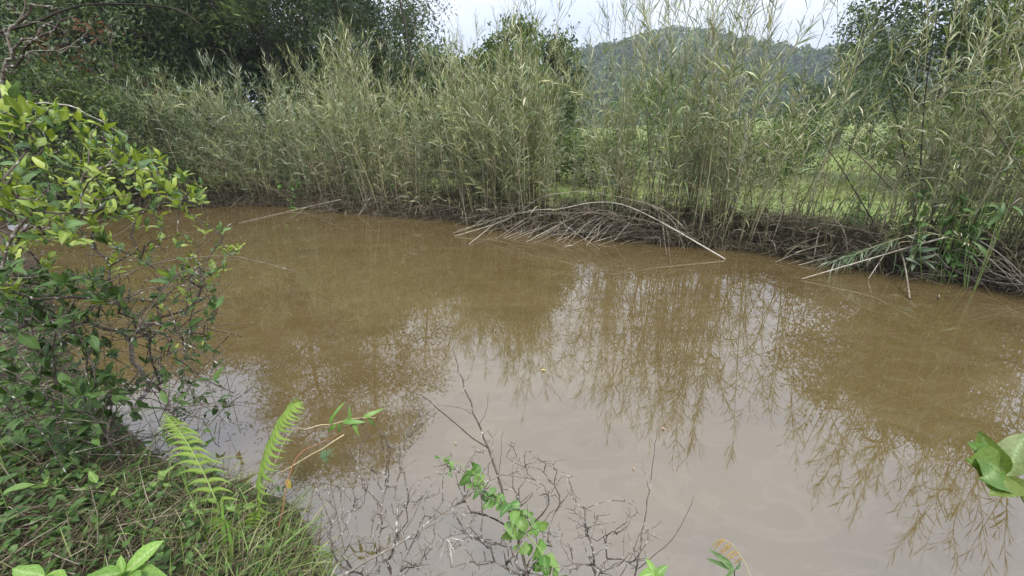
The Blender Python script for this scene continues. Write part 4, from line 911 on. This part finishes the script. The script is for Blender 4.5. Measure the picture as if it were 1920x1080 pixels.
# --- fern
def pinna_mesh(side):
    """toothed leaflet of length 1 along +X, drooping"""
    g = Geo(); nt_ = 26; t = np.linspace(0, 1, nt_ + 1); w_ = .11 * np.where(t < .12, .6 + t / .12 * .4, ((1 - t) / .88) ** .75) * np.where(np.arange(nt_ + 1) % 2, 1.0, .62) + .002
    z = .06 * np.sin(t * 3) - .14 * t ** 2; by = side * (.10 * np.sin(t * 2.6) - .34 * t ** 2)
    V = np.stack([np.stack([t - .02 * (np.arange(nt_ + 1) % 2 == 0), by - w_, z - .02], -1), np.stack([t, by, z], -1), np.stack([t - .02 * (np.arange(nt_ + 1) % 2 == 0), by + w_, z - .02], -1)], 1)
    i = np.arange(nt_)[:, None]; j = np.arange(2)[None]
    Q = np.stack([i * 3 + j, i * 3 + j + 1, (i + 1) * 3 + j + 1, (i + 1) * 3 + j], -1)
    C = np.zeros((nt_ + 1, 3, 3)); C[..., 0] = 0; C[..., 1] = t[:, None]; C[:, 1, 2] = 1
    g.add(V.reshape(-1, 3), Q.reshape(-1, 4), C.reshape(-1, 3)); return g.mesh('pinna', M['fern'])
pm = {0: pinna_mesh(-1), 1: pinna_mesh(1)}
b = bank(452, 1010); fern = empty('fern', b); tag(fern, 'bright green fern with two upright fronds at the water edge', 'fern')
def frond(pts, npair, Lmax, side_l, side_r, droop, t0=.1, prof=None, rad=.004):
    P = smooth_path([at(*q) for q in pts], 30); base = P[0].copy()
    g = Geo(); tubes(g, P - base, np.linspace(rad, .0008, 30), 6); fo = g.build('frond', M['green_stem'], fern); fo.location = base - b
    tt = np.linspace(0, 1, 30); T_ = nrm(np.gradient(P, axis=0))
    for k in range(npair):
        f = t0 + (1 - t0) * (k / (npair - 1)) ** .92; q = np.array([np.interp(f, tt, P[:, c]) for c in range(3)]); tg = nrm(np.array([np.interp(f, tt, T_[:, c]) for c in range(3)]))
        ln = Lmax * np.interp(f, [0, .25, .5, .8, 1], prof or [.55, .85, 1, .62, .1])
        for si_, s_ in enumerate((side_l, side_r)):
            d = nrm(np.array(s_) + tg * .42 + np.array([0, 0, -droop]) + r5.normal(0, .06, 3))
            up = np.cross(d, tg); up = up * (1 if up[1] < 0 else -1)
            Rm = frame(d, nrm(up) + [0, 0, .4])
            o = obj('pinna', pm[si_], fo); mm = np.eye(4); mm[:3, :3] = Rm * (ln * r5.uniform(.9, 1.08)); mm[:3, 3] = q - base; o.matrix_basis = Matrix(mm.tolist())
frond([(438, 1030, 1.36), (424, 985, 1.42), (388, 900, 1.5), (352, 832, 1.56), (328, 798, 1.6), (309, 774, 1.62)], 21, .118, (-1, -.15, .05), (1, -.15, .1), .22, .16, [.7, .95, 1, .7, .15])
frond([(478, 1005, 1.42), (486, 960, 1.45), (488, 900, 1.5), (500, 850, 1.56), (516, 806, 1.62), (535, 772, 1.66), (552, 756, 1.68), (566, 753, 1.68)], 24, .15, (.45, -1, .1), (-.55, .6, .0), .5, .16, [.5, .95, 1, .7, .15])
frond([(470, 1010, 1.4), (475, 985, 1.4), (478, 965, 1.38), (490, 952, 1.34)], 8, .07, (-1, -.2, .1), (1, -.2, .1), .3, .3)
frond([(440, 1035, 1.36), (430, 1000, 1.34), (418, 975, 1.3), (400, 968, 1.26)], 9, .08, (-.8, -.4, .1), (.9, -.3, .1), .4, .3)

# --- broad fresh grass blades beside the fern
b = bank(430, 1090); root = empty('grass_tuft', b); tag(root, 'tuft of broad fresh grass blades in front of the fern', 'grass tuft')
for pts, wd in (([(428, 1095, 1.25), (420, 1010, 1.3), (416, 932, 1.34)], .028), ([(436, 1095, 1.22), (433, 1020, 1.25), (424, 975, 1.27)], .022), ([(440, 1095, 1.2), (452, 1055, 1.22), (480, 1070, 1.16)], .02), ([(500, 1095, 1.28), (490, 1040, 1.34), (455, 985, 1.4)], .006), ([(425, 1095, 1.25), (408, 1030, 1.25), (396, 1010, 1.24)], .009)):
    P = smooth_path([at(*q) for q in pts], 9); t = np.linspace(0, 1, 9); s_ = nrm(np.array([1, .1, .1])); hw = wd * .5 * np.clip(np.where(t < .15, .6 + t / .15 * .4, ((1 - t) / .85) ** .6), .03, 1)
    V = np.stack([P - s_ * hw[:, None], P + [0, .003, 0], P + s_ * hw[:, None]], 1) - b; i = np.arange(8)[:, None]; j = np.arange(2)[None]
    g = Geo(); C = np.zeros((9, 3, 3)); C[..., 0] = r5.random(); g.add(V.reshape(-1, 3), np.stack([i * 3 + j, i * 3 + j + 1, (i + 1) * 3 + j + 1, (i + 1) * 3 + j], -1).reshape(-1, 4), C.reshape(-1, 3)); g.build('blade', M['fresh_grass'], root)

# --- dead lichened shrubs standing in the shallow water
def dead_shrub(label, basepx, baseY, poly, n, Y0, Y1, nm=60, tip_r=.0013):
    b = at(*basepx, baseY); b[2] = float(height(np.array([b[0]]), np.array([b[1]]))[0]) - .02
    root = empty('dead_shrub', b); tag(root, label, 'shrub')
    tips = []
    for p in sample_poly(poly, n, r5):
        f = np.clip((1080 - p[1]) / 380, 0, 1); t = at(p[0], p[1], Y0 + (Y1 - Y0) * f + r5.normal(0, .09))
        if t[2] > .03: tips.append(t)
    ch = grow([b, b + [.03, .05, .06], b + [-.05, .04, .05]], tips, r5, .085, .09, tip_r, .36, .42)
    put_branches(ch, root, M['lichen_twig'], b, nm, 5)
    # knobbly bud spurs
    g = Geo(); k = 0
    for p, ra in ch:
        for q in range(2):
            i = int(r5.integers(1, len(p))); d = nrm(r5.normal(0, 1, 3)); L = r5.uniform(.008, .03)
            tubes(g, np.stack([p[i], p[i] + d * L * .5, p[i] + d * L + r5.normal(0, .003, 3)]) - b, np.array([.0012, .001, .0007]), 4)
    tag(g.build('spurs', M['lichen_twig'], root), kind='stuff')
    return root
dead_shrub('dense grey dead shrub nearest the fern standing in water', (700, 1130), 1.14, [(590, 900), (650, 850), (700, 800), (790, 740), (820, 780), (760, 850), (800, 870), (840, 960), (800, 1080), (640, 1080), (600, 1000)], 240, 1.22, 1.6)
dead_shrub('lichen-spotted dead shrub supporting the green vine', (985, 1140), 1.1, [(800, 870), (880, 830), (925, 800), (990, 830), (1020, 840), (1080, 880), (1060, 960), (1040, 1080), (830, 1080)], 190, 1.18, 1.55)
dead_shrub('sparse dead shrub with forked twigs beyond the green vine', (1120, 1140), 1.1, [(1040, 870), (1080, 900), (1130, 930), (1180, 920), (1250, 1020), (1180, 1080), (1020, 1080), (1030, 960)], 95, 1.18, 1.5)
stick('bare_stem', 'tall bare forked stem rising above the dead shrubs', [(1000, 1140, 1.12), (985, 1060, 1.2), (945, 930, 1.36), (912, 830, 1.48), (885, 760, 1.58), (862, 700, 1.66), (848, 655, 1.72)], .0075, 'twig',
      [([(905, 840, 1.46), (850, 790, 1.5), (800, 748, 1.52), (768, 728, 1.54)], .003), ([(890, 775, 1.55), (860, 765, 1.55), (822, 760, 1.5)], .002), ([(895, 805, 1.5), (912, 770, 1.5), (917, 735, 1.5)], .0015), ([(862, 700, 1.66), (845, 695, 1.66), (828, 692, 1.66)], .0015), ([(878, 740, 1.6), (862, 735, 1.6)], .0013), ([(884, 762, 1.57), (858, 752, 1.57)], .0013), ([(870, 715, 1.64), (880, 705, 1.6), (888, 700, 1.6)], .0013)], m=26, end=.22, kink=.0035, cat='stem')
stick('bare_stem', 'slim pale bare stem standing alone in the water', [(1180, 1140, 1.1), (1196, 1050, 1.2), (1212, 960, 1.3), (1222, 880, 1.38), (1232, 805, 1.45)], .004, 'lichen_twig',
      [([(1215, 925, 1.33), (1206, 880, 1.36), (1202, 865, 1.38)], .0013), ([(1190, 1075, 1.16), (1230, 1040, 1.2), (1262, 1010, 1.24), (1290, 960, 1.3), (1300, 930, 1.32)], .002), ([(1195, 1055, 1.2), (1180, 1010, 1.24), (1168, 980, 1.26)], .0015), ([(1205, 1000, 1.25), (1232, 985, 1.25), (1240, 975, 1.25)], .0013)], m=22, end=.3, kink=.003, cat='stem')
stick('bare_stem', 'stout lichened branch leaning across the dead shrubs', [(560, 1120, 1.1), (640, 1080, 1.18), (760, 1010, 1.26), (850, 950, 1.33), (910, 905, 1.38), (960, 892, 1.4), (1010, 912, 1.4)], .006, 'lichen_twig', [([(850, 950, 1.33), (880, 920, 1.3), (900, 870, 1.32)], .0025), ([(960, 892, 1.4), (990, 870, 1.42), (1060, 862, 1.45)], .0025)], m=22, end=.35, kink=.004, cat='stem')
stick('bare_stem', 'red brown stem sagging from the fern towards the water', [(520, 1000, 1.4), (545, 880, 1.55), (570, 845, 1.62), (600, 832, 1.66), (640, 810, 1.7)], .003, 'red_stem', m=12, kink=.003, cat='stem')

# --- green vine
path = [(1030, 1110, 1.14), (1018, 1040, 1.2), (985, 1000, 1.26), (965, 960, 1.3), (935, 935, 1.34), (905, 900, 1.38), (885, 885, 1.4), (855, 868, 1.42), (820, 855, 1.44)]
P = smooth_path([at(*q) for q in path], 40); org = P[0].copy(); g = Geo(); tubes(g, P - org, np.linspace(.003, .0012, 40), 5); vine = g.build('vine', M['green_stem']); vine.location = org
tag(vine, 'climbing vine with bright heart-shaped leaves on the dead shrub', 'vine')
kt = LeafKit(heart, M['vine_leaf'], vine, 120)
for k in range(64):
    f = r5.random() ** 1.7; q = np.array([np.interp(f, np.linspace(0, 1, 40), P[:, c]) for c in range(3)]) + r5.normal(0, .018, 3) * np.interp(f, [0, 1], [2.2, .8])
    kt.put(q - org, nrm(np.array([r5.normal(0, .5), r5.normal(-.4, .3), r5.uniform(-.8, .1)])), np.array([r5.normal(0, .4), -.7, .8]), r5.uniform(.045, .09) * np.interp(f, [0, .8, 1], [1.1, .8, .4]))
kt.flush(org)

# --- berry sprig
P = smooth_path([at(*q) for q in ((480, 960, 1.5), (540, 815, 1.78), (575, 805, 1.82), (600, 797, 1.85), (625, 795, 1.88), (660, 785, 1.9), (705, 783, 1.93))], 20); org = P[0].copy()
g = Geo(); tubes(g, P - org, np.linspace(.004, .0013, 20), 6); sprig = g.build('berry_sprig', M['tan_stem']); sprig.location = org; tag(sprig, 'tan sprig with green leaves and black berries reaching over water', 'sprig')
kt = LeafKit(lance, M['vine_leaf'], sprig, 30)
for a, c, up in (((620, 796, 1.87), (621, 766, 1.88), (-.6, -.7, .3)), ((630, 794, 1.88), (615, 812, 1.86), (.3, -.8, .4)), ((640, 792, 1.89), (672, 786, 1.88), (0, -.6, .9)), ((655, 786, 1.9), (656, 764, 1.92), (.5, -.8, .2)), ((680, 783, 1.92), (704, 768, 1.93), (-.2, -.8, .6)), ((660, 788, 1.9), (674, 812, 1.87), (.6, -.7, .4)), ((635, 793, 1.88), (643, 815, 1.87), (.6, -.6, .4)), ((690, 783, 1.93), (704, 797, 1.92), (.5, -.7, .5))):
    aim(kt, org, at(*a), at(*c), up, 1.15)
kt.flush(org)
bm_v = []
def ball(c, r_, nseg=8):
    th = np.linspace(0, math.pi, 6); ph = np.linspace(0, 2 * math.pi, nseg, endpoint=False)
    V = np.stack([np.sin(th)[:, None] * np.cos(ph), np.sin(th)[:, None] * np.sin(ph), np.cos(th)[:, None] * np.ones(nseg)], -1) * r_ + c
    i = np.arange(5)[:, None]; k = np.arange(nseg)[None]; k2 = (k + 1) % nseg
    return V.reshape(-1, 3), np.stack([i * nseg + k, (i + 1) * nseg + k, (i + 1) * nseg + k2, i * nseg + k2], -1).reshape(-1, 4)
g = Geo(); v, q = ball(np.zeros(3), .0045); g.add(v, q); bme = g.mesh('berry', M['berry'])
for bx_, by_ in ((648, 796), (656, 794), (660, 798), (675, 790), (678, 794), (680, 787), (683, 793), (676, 785), (706, 786), (681, 797)):
    o = obj('berry', bme, sprig); o.location = at(bx_, by_, 1.9) - org

# --- sprig with large soft leaves reaching in from beside the camera
foot = np.array([1.75, .72, float(height(np.array([1.75]), np.array([.72]))[0]) - .02]); hub = at(1880, 892, .92)
P = smooth_path([foot, foot * .5 + hub * .5 + [.12, -.03, .0], at(1925, 945, .88), hub], 12); org = foot
g = Geo(); tubes(g, P - org, np.linspace(.007, .0035, 12), 7); sp_o = g.build('leaf_sprig', M['green_stem']); sp_o.location = org; tag(sp_o, 'sprig of large smooth oval leaves over open sky-reflecting water', 'sprig')
M['oval_leaf'] = leaf_mat('oval_leaf', [(0.07, 0.14, 0.025), (0.10, 0.19, 0.035), (0.13, 0.17, 0.03), (0.16, 0.21, 0.09)], 0.5, 0.35, 0.3, vein=(0.30, 0.40, 0.18), patch=25)
kt = LeafKit(flat, M['oval_leaf'], sp_o, 30)
h0 = hub
for c, up, s_ in (((1842, 806, .98), (-.73, -.49, .48), 1.0), ((1806, 824, .95), (-.2, -.5, .9), 1.0), ((1798, 850, .9), (-.5, -.5, .7), 1.0), ((1935, 815, .98), (-.73, -.49, .48), 1.0), ((1815, 890, .84), (-.3, -.5, .8), 1.0), ((1950, 945, .82), (-.6, -.5, .6), 1.1), ((1838, 925, .80), (0, -.2, 1), .9), ((1875, 872, .95), (0, -.8, .5), .9)):
    aim(kt, org, h0, at(*c), up, s_)
kt.flush(org)

# --- small sprigs and a grass seed head at the bottom edge
foot = at(1225, 1150, 1.05); foot[2] = float(height(foot[:1], foot[1:2])[0]) - .02; hub = at(1228, 1078, 1.12); org = foot
g = Geo(); tubes(g, smooth_path([np.zeros(3), (hub - foot) * .5, hub - foot], 6), np.linspace(.004, .003, 6), 6); o = g.build('leaf_sprig', M['green_stem']); o.location = org; tag(o, 'small sprig of pale-edged leaves at the foot of slim stem', 'sprig')
kt = LeafKit(flat, M['soft_leaf'], o, 20)
for c, up in (((1208, 1047, 1.16), (.4, -.8, .4)), ((1253, 1062, 1.14), (-.2, -.7, .7)), ((1192, 1080, 1.1), (.1, -.5, .9)), ((1236, 1062, 1.14), (0, -.9, .4)), ((1250, 1095, 1.06), (0, -.4, 1))): aim(kt, org, hub, at(*c), up)
kt.flush(org)
P = smooth_path([at(*q) for q in ((1420, 1130, 1.08), (1405, 1075, 1.13), (1392, 1048, 1.16), (1372, 1020, 1.19), (1352, 1010, 1.2))], 14); org = P[0].copy(); org[2] = min(org[2], .0)
g = Geo(); tubes(g, P - org, np.linspace(.0025, .001, 14), 5); o = g.build('grass_seed_head', M['tan_stem']); o.location = org; tag(o, 'nodding brown grass seed head over the muddy water', 'seed head')
for a, c in (((1356, 1010), (1334, 1026)), ((1360, 1011), (1340, 1030)), ((1368, 1018), (1349, 1038)), ((1372, 1022), (1354, 1040)), ((1380, 1032), (1360, 1046)), ((1385, 1036), (1366, 1050)), ((1392, 1047), (1377, 1058))):
    A = at(*a, 1.19); B = at(*c, 1.16); mid = (A + B) / 2 + [0, 0, .006]
    g = Geo(); Q_ = smooth_path([A, mid, B], 8); tubes(g, Q_ - org, np.array([.001, .0025, .003, .003, .0028, .0025, .002, .0008]), 5)
    blades(g, (Q_ - org)[1:-1].repeat(3, 0), nrm((B - A) * 8 + r5.normal(0, .5, (18, 3))), .009, .003, .2, 2); g.build('spikelet', M['seed'], o)
foot = at(1375, 1140, 1.07); foot[2] = float(height(foot[:1], foot[1:2])[0]) - .02; hub = at(1378, 1068, 1.14); org = foot
g = Geo(); tubes(g, smooth_path([np.zeros(3), (hub - foot) * .6 + [.01, 0, 0], hub - foot], 6), np.linspace(.003, .002, 6), 6); o = g.build('leaf_sprig', M['twig']); o.location = org; tag(o, 'small dark sprig with folded leaves under the grass seed head', 'sprig')
kt = LeafKit(lance, M['shade_leaf'], o, 20)
for c, up in (((1338, 1037, 1.17), (.2, -.8, .5)), ((1341, 1060, 1.14), (.4, -.8, .4)), ((1355, 1085, 1.12), (.2, -.8, .6)), ((1392, 1055, 1.15), (-.4, -.8, .4))): aim(kt, org, hub, at(*c), up, 1.0)
kt.flush(org)
# --- teal tuft, drooping dry grass, loose leaves
b = ground(612, 868, .02); root = empty('grass_tuft', b); tag(root, 'feathery blue green tuft poking from water beside the fern', 'grass tuft')
c0 = at(612, 858, 1.62) - b; g = Geo(); tubes(g, smooth_path([np.zeros(3), c0 * .5, c0], 4), np.full(4, .002), 4); g.build('stem', M['green_stem'], root)
g = Geo(); blades(g, np.tile(c0, (60, 1)) + r5.normal(0, .008, (60, 3)), nrm(r5.normal(0, .5, (60, 3)) + [.15, 0, .7]), r5.uniform(.03, .075, 60), .003, r5.uniform(0, .6, 60), 3); tag(g.build('blades', M['teal_tuft'], root), kind='stuff')
b = at(838, 1012, 1.27); g = Geo(); blades(g, r5.normal(0, .005, (26, 3)), nrm(r5.normal(0, .3, (26, 3)) + [-.1, -.2, -1]), r5.uniform(.06, .13, 26), .004, 0.1, 3)
o = g.build('dry_grass_wisp', M['pale_twig']); o.location = b; tag(o, 'wisp of pale dry grass snagged on the dead shrub', 'dry grass')
def loose(name, label, pos, d, size, mat, up=(0, 0, 1), group=None):
    g = wide[int(r5.integers(len(wide)))]; o = obj(name, g.mesh(name, M[mat])); mm = np.eye(4); mm[:3, :3] = frame(np.array(d, float), np.array(up, float)) * size; mm[:3, 3] = pos; o.matrix_basis = Matrix(mm.tolist()); tag(o, label, 'leaf', group); return o
loose('floating_leaf', 'pale yellow leaf floating on sky-reflecting water', ground(1014, 694, .012), (1, .2, 0), .06, 'yellow_leaf')
loose('hanging_leaf', 'single yellowing leaf hanging beside the fern', at(540, 897, 1.6), (.05, -.2, -1), .06, 'yellow_leaf', (0.2, -1, .2))
loose('dry_leaf', 'curled dry brown leaf caught among dark weeds', at(190, 880, 1.68), (.2, -.3, -.8), .08, 'brown_leaf', (.2, -1, .3))
FL = 'tiny dead leaf scrap floating on the brown water'; FG = 'leaf scraps floating on the pond'
for px, py in ((855, 832), (470, 520), (590, 560), (760, 455), (725, 428), (1240, 802), (1190, 880), (1480, 760), (700, 520)):
    loose('floating_leaf', FL, ground(px, py, .01), (r5.normal(), r5.normal(), 0), r5.uniform(.018, .035), 'brown_leaf' if r5.random() < .6 else 'yellow_leaf', group=FG)
for pts, lab in ((([(645, 815, 1.75), (560, 865, 1.65), (455, 925, 1.5)]), 'thin tan twig slanting across the fern stems'), (([(60, 1090, 1.1), (100, 1060, 1.15), (165, 1030, 1.2)]), 'dry straw stalk lying beside the soft-leaved plants'), (([(308, 1015, 1.25), (350, 1055, 1.2), (390, 1090, 1.15)]), 'pale dry stalk lying beside the largest soft leaf'), (([(182, 995, 1.3), (192, 1030, 1.25), (202, 1072, 1.2)]), 'upright pale broken stalk between soft-leaved plants')):
    stick('dry_stalk', lab, pts, .0035, 'tan_stem', m=9, kink=.002, cat='stalk')

# ------------------------------------------------------------------ moist air
g = Geo(); a, b, z0, z1 = -1000., 1000., -2.5, 110.
V = np.array([(x, y, z) for z in (z0, z1) for y in (a, b) for x in (a, b)])
g.add(V, [(0, 2, 3, 1), (4, 5, 7, 6), (0, 1, 5, 4), (2, 6, 7, 3), (0, 4, 6, 2), (1, 3, 7, 5)])
m, t = new_mat('haze'); pv = N(t, 'ShaderNodeVolumePrincipled'); pv.inputs['Color'].default_value = (.86, .92, 1, 1); pv.inputs['Density'].default_value = .0007; pv.inputs['Anisotropy'].default_value = .2
o_ = N(t, 'ShaderNodeOutputMaterial'); link(t, pv.outputs[0], o_.inputs['Volume'])
tag(g.build('haze', m, smooth=False), 'thin moist haze filling the valley air', 'haze', kind='stuff')
sc.cycles.volume_bounces = 0
